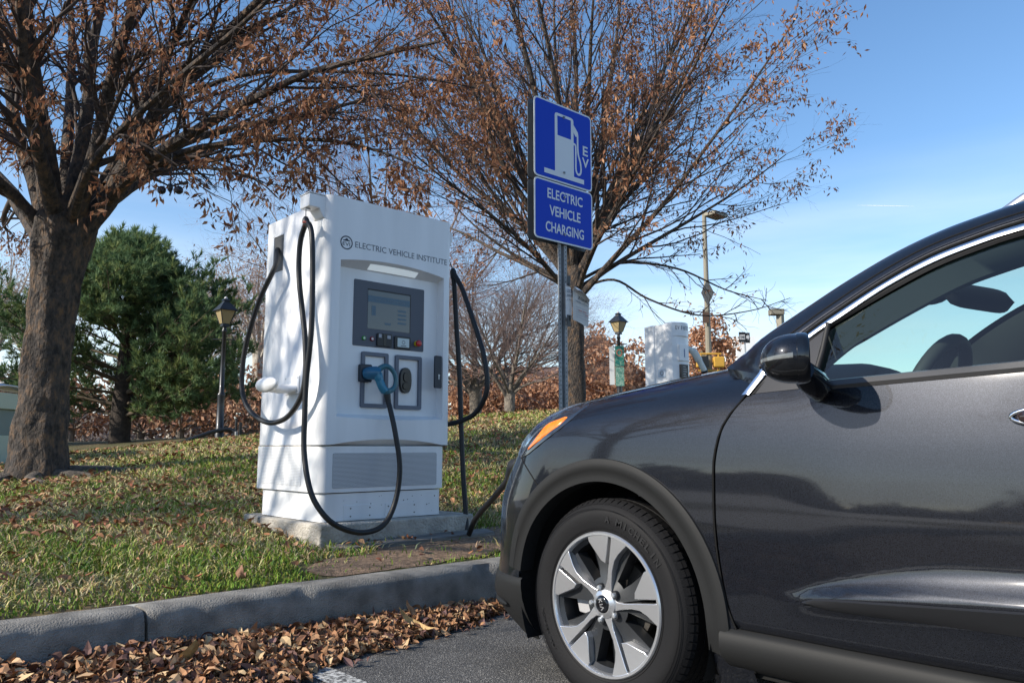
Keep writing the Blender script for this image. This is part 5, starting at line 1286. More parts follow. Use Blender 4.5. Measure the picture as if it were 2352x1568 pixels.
def m_leaf(name):
    if name in MATS: return MATS[name]
    m=mat(name,(.25,.12,.06),.65,attr=True,spec=.25); N=m.node_tree; L=N.links.new; b=N.nodes['Principled BSDF']; out=[x for x in N.nodes if x.type=='OUTPUT_MATERIAL'][0]
    at=[x for x in N.nodes if x.type=='ATTRIBUTE'][0]; tr=N.nodes.new('ShaderNodeBsdfTranslucent'); L(at.outputs['Color'],tr.inputs[0]); mx=N.nodes.new('ShaderNodeMixShader'); mx.inputs[0].default_value=.32
    L(b.outputs[0],mx.inputs[1]); L(tr.outputs[0],mx.inputs[2]); L(mx.outputs[0],out.inputs[0]); return m
treeleaf=m_leaf('autumn_tree_leaf')
def m_bark(name,c1,c2,c3,sc=1.0,bump=1.0):
    m=mat(name,c1,.9); N=m.node_tree; b=N.nodes['Principled BSDF']; L=N.links.new
    tc=N.nodes.new('ShaderNodeTexCoord'); mp=N.nodes.new('ShaderNodeMapping'); mp.inputs['Scale'].default_value=(1,1,.55); L(tc.outputs['Object'],mp.inputs[0])
    n=N.nodes.new('ShaderNodeTexNoise'); n.inputs['Scale'].default_value=15*sc; n.inputs['Detail'].default_value=9; n.inputs['Roughness'].default_value=.68; L(mp.outputs[0],n.inputs['Vector'])
    r=N.nodes.new('ShaderNodeValToRGB'); L(n.outputs[0],r.inputs[0]); r.color_ramp.elements[0].position=.36; r.color_ramp.elements[1].position=.66; r.color_ramp.elements[0].color=tuple(c2)+(1,); r.color_ramp.elements[1].color=tuple(c3)+(1,); e=r.color_ramp.elements.new(.5); e.color=tuple(c1)+(1,)
    L(r.outputs[0],b.inputs['Base Color'])
    n2=N.nodes.new('ShaderNodeTexNoise'); n2.inputs['Scale'].default_value=38*sc; n2.inputs['Detail'].default_value=8; n2.inputs['Roughness'].default_value=.7; L(mp.outputs[0],n2.inputs['Vector'])
    v=N.nodes.new('ShaderNodeTexVoronoi'); v.inputs['Scale'].default_value=22*sc; v.feature='DISTANCE_TO_EDGE'; L(mp.outputs[0],v.inputs['Vector'])
    ad=N.nodes.new('ShaderNodeMath'); ad.operation='ADD'; L(n2.outputs[0],ad.inputs[0]); L(v.outputs['Distance'],ad.inputs[1])
    bp=N.nodes.new('ShaderNodeBump'); bp.inputs['Strength'].default_value=bump; bp.inputs['Distance'].default_value=.03; L(ad.outputs[0],bp.inputs['Height']); L(bp.outputs[0],b.inputs['Normal']); return m
bark=m_bark('flaking_bark',(.068,.056,.048),(.022,.019,.017),(.17,.105,.06))
twigm=mat('twig_bark',(.055,.040,.034),.85); 
UR=np.array([.7353,-.6777,0]); UF=np.array([.6777,.7353,0])
def trunk_mesh(pts,radii,k,base,flare=0,name='trunk',parent=None,limbs=(),m=bark,rough=.012,seed=1):
    """trunk with noise-roughened bark plus its main limbs as one mesh"""
    b=MB(); P=spline(pts,10); R=[]
    rr=[(i/(len(pts)-1),r) for i,r in enumerate(radii)]
    for i,p in enumerate(P): R.append(itp(rr,i/(len(P)-1)))
    rows=[]
    for i,(p,r_) in enumerate(zip(P,R)):
        hh=p.z-pts[0][2]; row=[]
        for j in range(k+1):
            a=2*math.pi*(j%k)/k
            fl=flare*math.exp(-max(0,hh)/.16)*(1+.6*math.sin(a*5+seed)+.3*math.sin(a*3+2.1)); lobe=1+.05*math.sin(a*4+1+hh*.6)+.04*math.sin(a*7-hh)
            q=Vector((p.x+math.cos(a)*(r_*lobe+fl),p.y+math.sin(a)*(r_*lobe+fl),p.z))
            e=mathutils.noise.noise((q.x*9,q.y*9,q.z*4))*rough*1.6+mathutils.noise.noise((q.x*30,q.y*30,q.z*12))*rough*.7
            row.append(q+Vector((math.cos(a),math.sin(a),0))*e)
        rows.append(row)
    b.grid(rows)
    for pts_,r0,r1 in limbs:
        S=spline(pts_,6); n=len(S); rows=[]; kk=12 if r0>.06 else 8
        u=None
        for i,p in enumerate(S):
            t=(S[min(i+1,n-1)]-S[max(i-1,0)]).normalized(); u=(t.orthogonal() if u is None else u-t*u.dot(t)).normalized(); v=t.cross(u); r_=lerp(r0,r1,(i/(n-1))**.8)
            row=[]
            for j in range(kk+1):
                a=2*math.pi*(j%kk)/kk; d_=u*math.cos(a)+v*math.sin(a); q=p+d_*r_; row.append(q+d_*mathutils.noise.noise((q.x*8,q.y*8,q.z*5))*r_*.16)
            rows.append(row)
        b.grid(rows)
    return b.build(name,m,parent,smooth_deg=80,fix=False)
def resample(S,n):
    S=np.array([tuple(p) for p in S]); d=np.r_[0,np.cumsum(np.linalg.norm(np.diff(S,axis=0),axis=1))]; t=np.linspace(0,d[-1],n)
    return np.stack([np.interp(t,d,S[:,i]) for i in range(3)],1)
def crown_from(L0,R0,lv,rg,parent,centre,twm,leaf=None,leaf_lv=None,outw=.15,names=('branches','foliage')):
    """lv: list of (per,t0,t1,(a0,a1),(L0,L1),rfac,nseg,wander,up,sides,rend)"""
    acc=Acc(); pts,rd=L0,R0; tips=[]; levels=[(pts,rd)]
    for (per,t0,t1,ang,Ls,rf,ns,wd,up,k,re) in lv:
        P,D,L,R=spawn(pts,rd,per,t0,t1,ang,Ls,rf,rg,centre,outw)
        pts,rd=grow(P,D,L,R,np.maximum(R*re,.0010),ns,wd,up,rg); V,F=tubes(pts,rd,k); acc.add(V,F); levels.append((pts,rd))
    V,F=acc.out(); npmesh(names[0],V,F,twm,parent,smoothed=True)
    if leaf:
        per,size,pal,droop,clump,keep,lvls=leaf; Ps=[]
        for li in lvls:
            pp=levels[li][0]; n,m,_=pp.shape
            # leaves come in patches: whole twigs keep or shed them
            msk=noiz3(pp[:,-1],1.1)+.4*rg.normal(0,.5,n)>keep; pp=pp[msk]; n=len(pp)
            t=rg.random((n,per))*(m-1.001); i=t.astype(int); fr=(t-i)[...,None]; a=np.arange(n)[:,None]
            Ps.append((pp[a,i]*(1-fr)+pp[a,i+1]*fr).reshape(-1,3))
        P=np.concatenate(Ps); V,F,c_=leaves(P,size,rg,pal,droop,clump=clump); npmesh(names[1],V,F,treeleaf,parent,col=c_)
    return levels
def noiz3(P,s): return np.array([mathutils.noise.noise((a*s,b_*s,c_*s)) for a,b_,c_ in P])
PALT=[(.32,.155,.08),(.25,.11,.058),(.38,.20,.11),(.18,.08,.048),(.46,.26,.15),(.29,.13,.065)]

# --- near tree
T1=np.array([-.9,6.028,.0])
def W1(r,dd,z): p=T1+UR*r+UF*dd; return (p[0],p[1],z)
LIMB=dict(
a=[(-0.02,0,2.9),(-0.24,-0.2,3.29),(-0.33,-0.5,3.47),(-0.47,-0.9,3.72),(-0.66,-1.3,4.1)],
b=[(-0.05,0,2.95),(-0.42,0.2,3.71),(-0.8,0.4,4.39),(-1.12,0.6,5.28),(-1.46,0.8,6.22),(-1.79,1,7.22)],
c=[(-0.02,0,3.0),(0.05,-0.3,3.63),(0.07,-0.6,4.2),(0.10,-0.9,4.84),(0.18,-1.2,5.5),(0.3,-1.5,6.2)],
c2=[(-0.05,0,3.0),(-0.15,-0.1,3.7),(-0.25,-0.2,4.5),(-0.38,-0.3,5.4),(-0.42,-.3,6.5)],
d=[(0.02,0,3.0),(-0.21,0.4,3.88),(-0.52,0.9,4.88),(-0.79,1.3,5.93),(-1.14,1.7,7.14)],
e=[(0.05,0,3.0),(0.1,0.1,3.87),(0.15,0.1,4.52),(0.15,0.1,5.18),(0.23,0.1,5.8),(0.23,0.1,6.6)],
g=[(0.08,0,3.0),(0.45,-0.3,3.63),(0.66,-0.5,4.15),(0.93,-0.8,4.7),(1.3,-1.1,5.4),(1.6,-1.4,6.0)],
h=[(0.12,0,3.0),(0.29,0.3,3.74),(0.39,0.6,4.42),(0.49,0.8,5.1),(0.7,1.1,6.05),(0.86,1.4,6.95)],
i=[(0.12,0,2.9),(0.55,0,3.54),(0.89,-0.1,4.04),(1.1,-0.2,4.43),(1.49,-0.4,4.75),(2.08,-0.6,5.2),(2.77,-0.9,5.7)],
j=[(0.45,0,3.40),(1.14,-0.5,3.69),(1.78,-0.9,3.85),(2.3,-1.1,4.02),(2.95,-1.4,4.17),(3.61,-1.6,4.24),(4.2,-1.8,4.27)],
k=[(0.86,-0.1,3.70),(1.27,0,4.08),(1.84,0.2,4.36),(2.53,0.5,4.64),(2.86,0.8,4.89),(3.59,1.2,5.35)],
l=[(0.80,-0.25,3.60),(1.4,-0.3,3.86),(1.93,-0.5,3.88),(2.56,-0.7,3.84),(3.12,-0.9,3.74),(3.62,-1.1,3.55),(4.05,-1.3,3.29)],
m=[(1.00,-0.35,3.60),(1.67,-0.6,3.59),(2.22,-0.9,3.41),(2.46,-1.0,3.29),(2.66,-1.1,3.11)],
n=[(0.5,0,3.6),(0.77,0.6,4.79),(0.96,1.2,5.58),(1.44,1.8,6.45),(2.21,2.4,7.46)],
o=[(0.25,0,3.2),(0.48,1.0,4.09),(0.96,2.0,4.88),(1.74,3.0,5.75),(2.51,4,6.41)],
p=[(-0.08,0,2.9),(-1.04,0.8,3.76),(-2.05,1.5,4.56),(-3.41,2.3,5.5)],
q=[(0.02,0,3.1),(0.3,-1.0,3.75),(0.6,-1.8,4.5),(0.9,-2.4,5.4)],
r=[(0.11,0,3.1),(.8,-.9,3.5),(1.7,-1.6,3.85),(2.6,-2.2,4.15),(3.3,-2.6,4.5)],
s=[(1.1,-0.2,4.4),(1.9,-.2,4.75),(2.7,0,4.9),(3.6,.3,5.0),(4.4,.6,5.0)],
t=[(0.9,0,4.0),(1.2,-.4,4.7),(1.7,-.9,5.3),(2.4,-1.5,5.9)])
RAD=dict(a=(.085,.02),b=(.11,.02),c=(.10,.03),c2=(.10,.03),d=(.09,.03),e=(.10,.03),g=(.10,.03),h=(.09,.02),i=(.125,.03),j=(.075,.012),k=(.055,.012),l=(.042,.008),m=(.02,.005),n=(.07,.02),o=(.07,.02),p=(.12,.03),q=(.09,.02),r=(.05,.012),s=(.035,.008),t=(.05,.015))
t1=thing('zelkova_tree','large spreading tree with mottled flaking trunk and brown leaves at left','tree',(-.9,6.028,.50))
lim=[([W1(*q) for q in LIMB[k]],)+RAD[k] for k in LIMB]
trunk_mesh([W1(-.02,0,.38),W1(-.02,0,.53),W1(-.02,0,.73),W1(-.02,0,1.17),W1(-.01,0,1.62),W1(0,0,2.08),W1(.015,0,2.54),W1(.03,0,2.9),W1(.06,0,3.2),W1(.08,0,3.45)],[.31,.285,.262,.232,.215,.21,.225,.27,.29,.16],64,None,flare=.05,parent=t1,limbs=lim,rough=.016)
# surface roots
b=MB(); random.seed(5)
for a_,L_ in ((200,.7),(255,.9),(300,.6),(20,.8),(340,1.0),(150,.6)):
    a=rad(a_); pts=[]
    for q in range(5):
        rr_=.26+L_*q/4; aa=a+.12*math.sin(q*1.7+a_); x_,y_=-.9+rr_*math.cos(aa),6.028+rr_*math.sin(aa); pts.append((x_,y_,H(x_,y_)+(.035*(1-q/4)-.03)))
    b.tube(spline(pts,5),[lerp(.085,.02,i/20) for i in range(21)],9)
b.build('root',mat('root_bark',(.10,.085,.07),.95,noise=.4,nscale=30,bump=1,bscale=60),t1,smooth_deg=70)
rg=np.random.default_rng(11)
Lp=np.stack([resample(spline([W1(*q) for q in LIMB[k]],6),9) for k in LIMB]); Lr=np.stack([np.linspace(RAD[k][0],RAD[k][1],9) for k in LIMB])
cen1=np.array(W1(.2,0,3.2))
lv1=[(13,.22,1.0,(22,60),(.7,1.8),.42,6,.10,.05,5,.35),(6,.15,1,(25,65),(.35,.85),.5,5,.16,-.15,4,.4),(3,.15,1,(25,70),(.15,.38),.6,3,.2,-.35,3,.5)]
crown_from(Lp,Lr,lv1,rg,t1,cen1,twigm,leaf=(9,(.06,.105),PALT,.9,.030,.04,(3,)),outw=.25)

# --- second tree, behind the sign
def vase_tree(nm,label,base,H0,nl,Lr_,spread,seed,lv,leaf,r0=.2,group=None,barkm=None,twm=None,low=0,lean=(0,0),cat='tree',bend=.35):
    rg=np.random.default_rng(seed); x,y,z=base; t=thing(nm,label,cat,(x,y,z),group)
    lim=[]; P=[];R=[]
    for i in range(nl):
        az=2*math.pi*(i*.618+.1*rg.random()); th=rad(spread[0]+(spread[1]-spread[0])*((i+.5)/nl)**.8); L_=Lr_[0]+(Lr_[1]-Lr_[0])*rg.random(); L_*=1-.25*(th/rad(90))
        p=np.array([x+lean[0],y+lean[1],z+H0*(.82+.3*rg.random())]); d=np.array([math.cos(az)*math.sin(th),math.sin(az)*math.sin(th),math.cos(th)]); pts=[p-np.array([0,0,.1])]
        for q in range(5):
            d=d+rg.normal(0,.05,3)+np.array([0,0,bend*.16 if th<rad(60) else .02]); d/=np.linalg.norm(d); p=p+d*L_/5; pts.append(p.copy())
        ra=r0*(.45-.20*(i/nl)); lim.append(([tuple(q) for q in pts],ra,ra*.16)); P.append(resample(spline(pts,4),8)); R.append(np.linspace(ra,ra*.16,8))
    trunk_mesh([(x,y,z-.3),(x,y,z+.1),(x+lean[0]*.4,y+lean[1]*.4,z+H0*.5),(x+lean[0],y+lean[1],z+H0),(x+lean[0],y+lean[1],z+H0*1.15)],[r0*1.25,r0*1.1,r0*.92,r0*1.0,r0*.5],20,None,flare=r0*.15,parent=t,limbs=lim,m=barkm or bark,rough=.01)
    lv_=crown_from(np.stack(P),np.stack(R),lv,rg,t,np.array([x,y,z+H0]),twm or twigm,leaf=leaf,outw=.2)
    return t
lv2=[(13,.15,1.0,(15,45),(1.3,2.8),.45,7,.07,.15,5,.3),(7,.15,1,(18,50),(.6,1.3),.5,5,.10,.05,4,.4),(3,.2,1,(20,55),(.25,.6),.6,3,.15,0,3,.6)]
t2=vase_tree('zelkova_tree','tall vase-shaped tree with brown leaves rising behind the blue sign','x' and (7.75,6.61,1.25),2.75,26,(5.8,7.8),(5,68),5,lv2,(10,(.07,.115),PALT,.8,.05,.05,(3,)),r0=.215,bend=.45)
# the second tree keeps the drooping low branches on its right
rg=np.random.default_rng(3)
b=MB()
for pts,r0 in (([(7.8,6.55,3.9),(8.4,6.0,4.25),(9.2,5.3,4.15),(9.9,4.7,3.75),(10.5,4.2,3.55)],.035),([(7.8,6.55,3.75),(8.2,6.0,3.9),(8.7,5.6,3.55),(9.4,5.0,3.25),(10.2,4.4,3.35),(10.8,3.9,3.6)],.028),([(7.7,6.7,3.9),(7.2,7.3,4.3),(6.6,7.9,4.9),(6.1,8.4,5.6)],.05)):
    b.tube(spline(pts,6),[lerp(r0,.006,i/(6*(len(pts)-1))) for i in range(6*(len(pts)-1)+1)],7)
b.build('low_branch',bark,t2,smooth_deg=60)
P=np.stack([resample(spline(p_,6),9) for p_ in ([(7.8,6.55,3.9),(8.4,6.0,4.25),(9.2,5.3,4.15),(9.9,4.7,3.75),(10.5,4.2,3.55)],[(7.8,6.55,3.75),(8.2,6.0,3.9),(8.7,5.6,3.55),(9.4,5.0,3.25),(10.2,4.4,3.35),(10.8,3.9,3.6)])])
crown_from(P,np.full((2,9),.02),[(12,.2,1,(25,60),(.5,1.0),.5,5,.12,.05,4,.4),(6,.2,1,(25,60),(.2,.5),.6,4,.2,0,3,.6)],rg,t2,np.array([7.75,6.6,3.8]),twigm,leaf=(2,(.07,.11),PALT,.9,.03,.25,(2,)),names=('low_twigs','low_foliage'))
# --- row neighbour out of the frame at left: its crown dapples the cabinet and shows in the car's paint
lv0=[(9,.2,1.0,(18,50),(1.2,2.4),.45,6,.08,.1,4,.3),(5,.15,1,(20,55),(.6,1.3),.5,4,.12,0,3,.5)]
vase_tree('zelkova_tree','tall bare-limbed tree standing left of the frame along the kerb','x' and (-7.4,4.3,.3),3.1,16,(4.2,5.8),(8,60),21,lv0,(16,(.07,.12),PALT,.7,.06,-.05,(2,)),r0=.14)
vase_tree('zelkova_tree','tall bare-limbed tree standing in the car park far left of the frame','x' and (-12.5,-2.6,0.0),3.4,16,(5.0,6.4),(8,62),22,lv0,(24,(.10,.16),PALT,.7,.10,-.05,(2,)),r0=.13)

# --- bare and bronze trees across the park
lvb=[(10,.2,1.0,(18,50),(1.2,2.6),.5,6,.10,.12,4,.3),(9,.15,1,(22,60),(.7,1.4),.5,5,.14,.05,3,.45),(6,.15,1,(25,65),(.3,.8),.7,3,.18,.05,3,.7)]
barkg=m_bark('grey_bark',(.19,.165,.14),(.08,.07,.06),(.28,.24,.19),.7,.6); twigg=mat('grey_pink_twig',(.25,.185,.165),.85); twigr=mat('reddish_twig',(.27,.17,.15),.85)
GB='bare trees across the park'
vase_tree('bare_tree','wide leafless tree with reddish twigs spreading behind the white cabinet',(10.4,17.2,1.0),2.2,16,(6.4,8.6),(8,70),31,lvb,(1,(.06,.10),PALT,.5,.05,.30,(3,)),r0=.2,barkm=barkg,twm=twigr,group=GB)
vase_tree('bare_tree','leafless tree with thick forked trunk just right of the cabinet and its cable',(12.6,15.2,.95),1.7,12,(3.4,5.0),(20,75),32,lvb,None,r0=.2,barkm=barkg,twm=twigg,group=GB)
vase_tree('bare_tree','small leafless tree with a low fork standing left of the sign post on the crest',(12.0,13.0,.95),1.45,12,(2.6,4.2),(15,72),33,lvb,None,r0=.16,barkm=barkg,twm=twigg,group=GB)
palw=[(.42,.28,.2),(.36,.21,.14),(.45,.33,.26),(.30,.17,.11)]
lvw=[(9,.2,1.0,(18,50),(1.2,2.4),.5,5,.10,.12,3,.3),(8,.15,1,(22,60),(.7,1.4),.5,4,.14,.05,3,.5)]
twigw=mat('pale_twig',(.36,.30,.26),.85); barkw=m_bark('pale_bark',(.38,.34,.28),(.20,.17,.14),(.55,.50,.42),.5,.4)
def PXD(px,D): # horizontal position at image column px and forward distance D (only used to lay out the far planting)
    a=(px-1176)/1800*1.0; return (-2.851+.6777*D+.7353*a*D,-3.193+.7353*D-.6777*a*D)
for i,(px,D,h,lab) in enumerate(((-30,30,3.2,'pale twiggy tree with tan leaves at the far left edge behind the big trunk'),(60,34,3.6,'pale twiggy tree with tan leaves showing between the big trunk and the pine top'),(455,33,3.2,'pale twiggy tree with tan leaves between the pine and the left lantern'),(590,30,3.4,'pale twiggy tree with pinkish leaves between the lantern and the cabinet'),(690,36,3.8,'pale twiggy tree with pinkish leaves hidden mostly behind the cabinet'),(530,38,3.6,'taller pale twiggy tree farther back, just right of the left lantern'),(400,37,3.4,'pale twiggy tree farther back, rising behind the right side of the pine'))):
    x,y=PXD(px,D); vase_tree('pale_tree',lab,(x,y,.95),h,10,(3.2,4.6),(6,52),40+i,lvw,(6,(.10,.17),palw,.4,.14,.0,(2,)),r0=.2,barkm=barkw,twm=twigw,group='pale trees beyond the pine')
palo=[(.50,.28,.17),(.43,.23,.13),(.56,.35,.23),(.36,.18,.10)]
def oak(label,px,D,zb,hh,rw,seed,n=9000,H0=1.2,group='bronze-leaved oaks across the park',nm='oak_tree',size=(.16,.26),pal=palo):
    n=int(n*.72)
    rg=np.random.default_rng(seed); x,y=PXD(px,D); t=thing(nm,label,'tree',(x,y,zb),group)
    nl=14; lim=[];pp=[]
    for i in range(nl):
        az=i*2.4; th=rad(15+70*((i+.5)/nl)); L_=hh*.55*(1-.2*(i/nl)); p=np.array([x,y,zb+H0*(.6+.8*rg.random())]); d=np.array([math.cos(az)*math.sin(th),math.sin(az)*math.sin(th),math.cos(th)]); pts=[p]
        for q in range(3): p=p+(d+rg.normal(0,.1,3))*L_/3; pts.append(p)
        lim.append(([tuple(q) for q in pts],.05,.01))
    trunk_mesh([(x,y,zb-.2),(x,y,zb+.5),(x,y,zb+hh*.5),(x,y,zb+hh*.92)],[.16,.14,.08,.02],10,None,parent=t,limbs=lim,m=barkg,rough=.01)
    # clustered leaves through an uneven crown
    nc=170; u=rg.normal(0,1,(nc,3)); u=nrmz(u); rr=rg.random(nc)**.45; C_=u*rr[:,None]*np.array([rw,rw,hh*.5]); C_[:,2]+=hh*.52
    C_[:,:2]*=(1-.45*np.clip(C_[:,2:3]/hh-.4,0,1)); C_+=np.array([x,y,zb]); k=rg.integers(0,nc,n); P=C_[k]+rg.normal(0,1,(n,3))*np.array([.26,.26,.17])*(.6+.25*rw/2)
    P=P[P[:,2]>zb+.25]
    V,F,c_=leaves(P,size,rg,pal,.4,wid=.55,clump=.05); npmesh('foliage',V,F,treeleaf,t,col=c_)
    return t
oak('bronze-leaved tree standing behind the right lantern pole',1392,33,1.0,4.9,2.3,51)
oak('bronze-leaved tree immediately left of the slim charging post',1462,36,1.0,3.6,2.1,52)
oak('tall bronze-leaved tree behind the traffic pole and slim charging post',1632,36,1.2,5.6,1.5,53)
oak('low bronze-leaved tree behind the small leafless tree left of the sign',1200,34,1.0,3.2,2.4,54,n=5000)
oak('low bronze-leaved tree behind the cable loop right of the cabinet',1085,31,.9,3.0,2.0,55,n=5000)
oak('low bronze-leaved tree in front of the pale building beside the sign post',1275,40,1.0,3.4,1.8,56,n=3500)
oak('bronze-leaved tree between the sign post tree and the right lantern',1350,38,1.0,4.3,2.0,57,n=7000)
for i,px in enumerate((-60,40,170,330,420,500,580,660)):
    oak('copper-leaved beech '+['at the far left edge behind the green cabinet','directly behind the big trunk','seen through the gap right of the big trunk','behind the pine trunk','seen between the pine trunk and the left lantern','directly behind the left lantern pole','seen between the lantern and the cabinet','hidden mostly behind the cabinet'][i],px,29+2*(i%2),.95,2.9,2.0,60+i,n=1700,H0=.5,group='copper beeches beyond the pine',nm='beech_tree',pal=[(.42,.24,.15),(.34,.18,.11),(.50,.32,.21),(.25,.13,.09)])

# --- pine
pt_=thing('pine_tree','broad dark green pine with upswept tufted branches behind the lantern','tree',(3.1,17.16,.80))
rg=np.random.default_rng(77); px_,py_,pz_=3.1,17.16,.80; HT=4.75
trunk_mesh([(px_,py_,pz_-.3),(px_,py_,pz_+1),(px_+.05,py_,pz_+3.2),(px_+.03,py_,pz_+4.5),(px_,py_,pz_+HT)],[.26,.22,.15,.08,.015],14,None,parent=pt_,m=mat('pine_bark',(.035,.026,.02),.9,noise=.4,nscale=12,bump=.8))
P=[];D=[];L=[];R=[]
for wz in np.arange(.75,HT-.1,.27):
    t=wz/HT; reach=itp([(0,2.9),(.15,3.7),(.35,3.6),(.55,2.6),(.75,1.5),(.9,.75),(1,.15)],t)
    for q in range(7 if t>.12 else 6):
        az=rg.random()*2*np.pi; up_=-.02+.5*t+.2*rg.random(); P.append((px_,py_,pz_+wz)); D.append((math.cos(az),math.sin(az),up_)); L.append(reach*(.7+.4*rg.random())); R.append(.05*(1.1-t))
P,D,L,R=map(np.array,(P,D,L,R))
b0,r0_=grow(P,D,L,R,R*.15,7,.05,.20,rg); acc=Acc(); acc.add(*tubes(b0,r0_,5))
c0_,c1_,c2_,c3_=spawn(b0,r0_,17,.16,1.0,(35,65),(.45,1.0),.5,rg); b1,r1_=grow(c0_,c1_*np.array([1,1,.5]),c2_,c3_,c3_*.4,4,.08,.30,rg); acc.add(*tubes(b1,r1_,4))
c0_,c1_,c2_,c3_=spawn(b1,r1_,4,.2,1.0,(30,60),(.15,.40),.6,rg); b2,r2_=grow(c0_,c1_,c2_,c3_,c3_*.6,3,.08,.45,rg); acc.add(*tubes(b2,r2_,3))
V,F=acc.out(); npmesh('branches',V,F,mat('pine_twig',(.10,.075,.05),.9),pt_,smoothed=True)
tips=np.concatenate([b2[:,-1],b2[:,2],b1[:,-1],b0[:,-1]]); tdir=np.concatenate([nrmz(b2[:,-1]-b2[:,-2])]*2+[nrmz(b1[:,-1]-b1[:,-2]),nrmz(b0[:,-1]-b0[:,-2])])
nt_=len(tips); K_=14; tipi=np.repeat(np.arange(nt_),K_); dd=nrmz(tdir[tipi]*1.0+np.array([0,0,.35])+rg.normal(0,.55,(nt_*K_,3))); Ln=(.11+.08*rg.random(nt_*K_))[:,None]
sd=nrmz(np.cross(dd,rg.normal(0,1,(nt_*K_,3))))*.0105; B0=tips[tipi]-tdir[tipi]*(.10*rg.random(nt_*K_))[:,None]
V=np.stack([B0-sd,B0+sd,B0+dd*Ln+sd*.3],1).reshape(-1,3); F=np.arange(len(V)).reshape(-1,3)
shade=(.75+.5*rg.random(nt_))[tipi]; cc=np.array([.12,.19,.085])*shade[:,None]; yel=(rg.random(nt_)<.25)[tipi]; cc[yel]=np.array([.22,.27,.10]); cc=np.repeat(cc,3,0)
npmesh('needles',V,F,m_leaf('pine_needle'),pt_,col=cc)
pt2=thing('pine_tree','second green pine whose branches show left of the big trunk','tree',(-1.6,20.3,.80))
# second pine reuses the first one's parts
for chd in list(pt_.children):
    c_=chd.copy(); COL.objects.link(c_); c_.parent=pt2
pt2.rotation_euler=(0,0,2.1); pt2.scale=(.72,.72,.72)
# ---------------------------------------------------------------- lanterns
ironm=mat('cast_iron_black',(.018,.02,.024),.4,coat=.2); amberg=mat('amber_lantern_glass',(.34,.27,.15),.3,coat=.5)
def lantern(x,y,z,h,label,banner=False):
    t=thing('street_lantern',label,'street lamp',(x,y,z),'black post lanterns in the park')
    b=MB(); b.lathe([(.085,-.1),(.085,.12),(.075,.14),(.095,.16),(.095,.19),(.07,.22),(.065,.8),(.07,.82),(.07,.85),(.045,.88),(.036,h-.67),(.048,h-.66),(.048,h-.63),(.036,h-.61),(.036,h-.55)],(x,y,z),'z',12)
    b.tube([(x-.16,y+.12,z+h-.80),(x+.16,y-.12,z+h-.80)],.012,6); b.build('pole',ironm,t,smooth_deg=50)
    zl=z+h-.56
    K9=.76
    b=MB(); b.frustum((x,y),.065,.065,zl,(x,y),.058,.058,zl+.055); b.build('lantern_base',ironm,t)
    b=MB(); b.frustum((x,y),.070,.070,zl+.055,(x,y),.138,.138,zl+.30); b.build('lantern_glass',amberg,t,smooth_deg=0)
    for sx in (-1,1):
        for sy in (-1,1): MB().tube([(x+sx*.072,y+sy*.072,zl+.055),(x+sx*.140,y+sy*.140,zl+.30)],.009,6).build('frame_bar',ironm,t)
    b=MB(); b.frustum((x,y),.178,.178,zl+.297,(x,y),.170,.170,zl+.312); b.frustum((x,y),.170,.170,zl+.312,(x,y),.065,.065,zl+.45); b.frustum((x,y),.053,.053,zl+.45,(x,y),.045,.045,zl+.495); b.frustum((x,y),.068,.068,zl+.495,(x,y),.038,.038,zl+.525); b.build('lantern_roof',ironm,t,smooth_deg=0)
    b=MB(); b.lathe([(0,0),(.024,.0),(.034,.024),(.024,.045),(0,.055)],(x,y,zl+.518),'z',12); b.build('photocell',mat('photocell_grey',(.6,.6,.6),.4),t)
    for o in t.children: pass
    t.rotation_euler=(0,0,0)
    return t
def bwhite():
    return mat('banner_edge',(.6,.62,.62),.5)
z1_=H(3.03,11.1)
ln1=lantern(3.03,11.11,z1_,3.62-z1_,'black post lantern with amber panes between the pine and the white cabinet')
ln2=lantern(11.95,9.0,H(11.95,9.0),4.12-H(11.95,9.0),'black post lantern carrying green banners right of the blue sign')
bx,by_=11.95,9.0; zt=H(11.95,9.0)+1.72
def m_banner(name,c1,c2,sc):
    m=mat(name,c1,.6); N=m.node_tree; b_=N.nodes['Principled BSDF']; tc=N.nodes.new('ShaderNodeTexCoord'); w_=N.nodes.new('ShaderNodeTexVoronoi'); w_.inputs['Scale'].default_value=sc; w_.feature='DISTANCE_TO_EDGE'; N.links.new(tc.outputs['Object'],w_.inputs['Vector'])
    r=N.nodes.new('ShaderNodeValToRGB'); N.links.new(w_.outputs['Distance'],r.inputs[0]); r.color_ramp.elements[0].color=tuple(c2)+(1,); r.color_ramp.elements[1].color=tuple(c1)+(1,); r.color_ramp.elements[0].position=.02; r.color_ramp.elements[1].position=.05; N.links.new(r.outputs[0],b_.inputs['Base Color']); return m
ex=Vector((.735,-.678,0))
def bpan(u0,u1,z0,z1,d,m,nm,par):
    b=MB(); f=Vector((-.678,-.735,0)); P=[Vector((bx,by_,0))+ex*u+f*(d+k_) for u in (u0,u1) for k_ in (0,.01)]
    vs=[(p.x,p.y,z) for z in (z0,z1) for p in P]; b.add(vs,[(0,2,6,4),(1,5,7,3),(0,1,3,2),(4,6,7,5),(0,4,5,1),(2,3,7,6)]); return b.build(nm,m,par,smooth_deg=0)
bpan(-.105,.116,2.77,3.27,.06,m_banner('green_banner',(.02,.17,.14),(.20,.34,.26),9),'banner',ln2)
bpan(-.10,.11,2.29,2.75,.06,m_banner('green_banner_low',(.10,.25,.20),(.35,.45,.38),12),'banner',ln2)
bpan(-.24,-.12,2.32,3.25,.05,bwhite(),'banner_back',ln2)
b=MB(); f=Vector((-.678,-.735,0)); k=18
cc=Vector((bx,by_,0))+ex*.0+f*.078
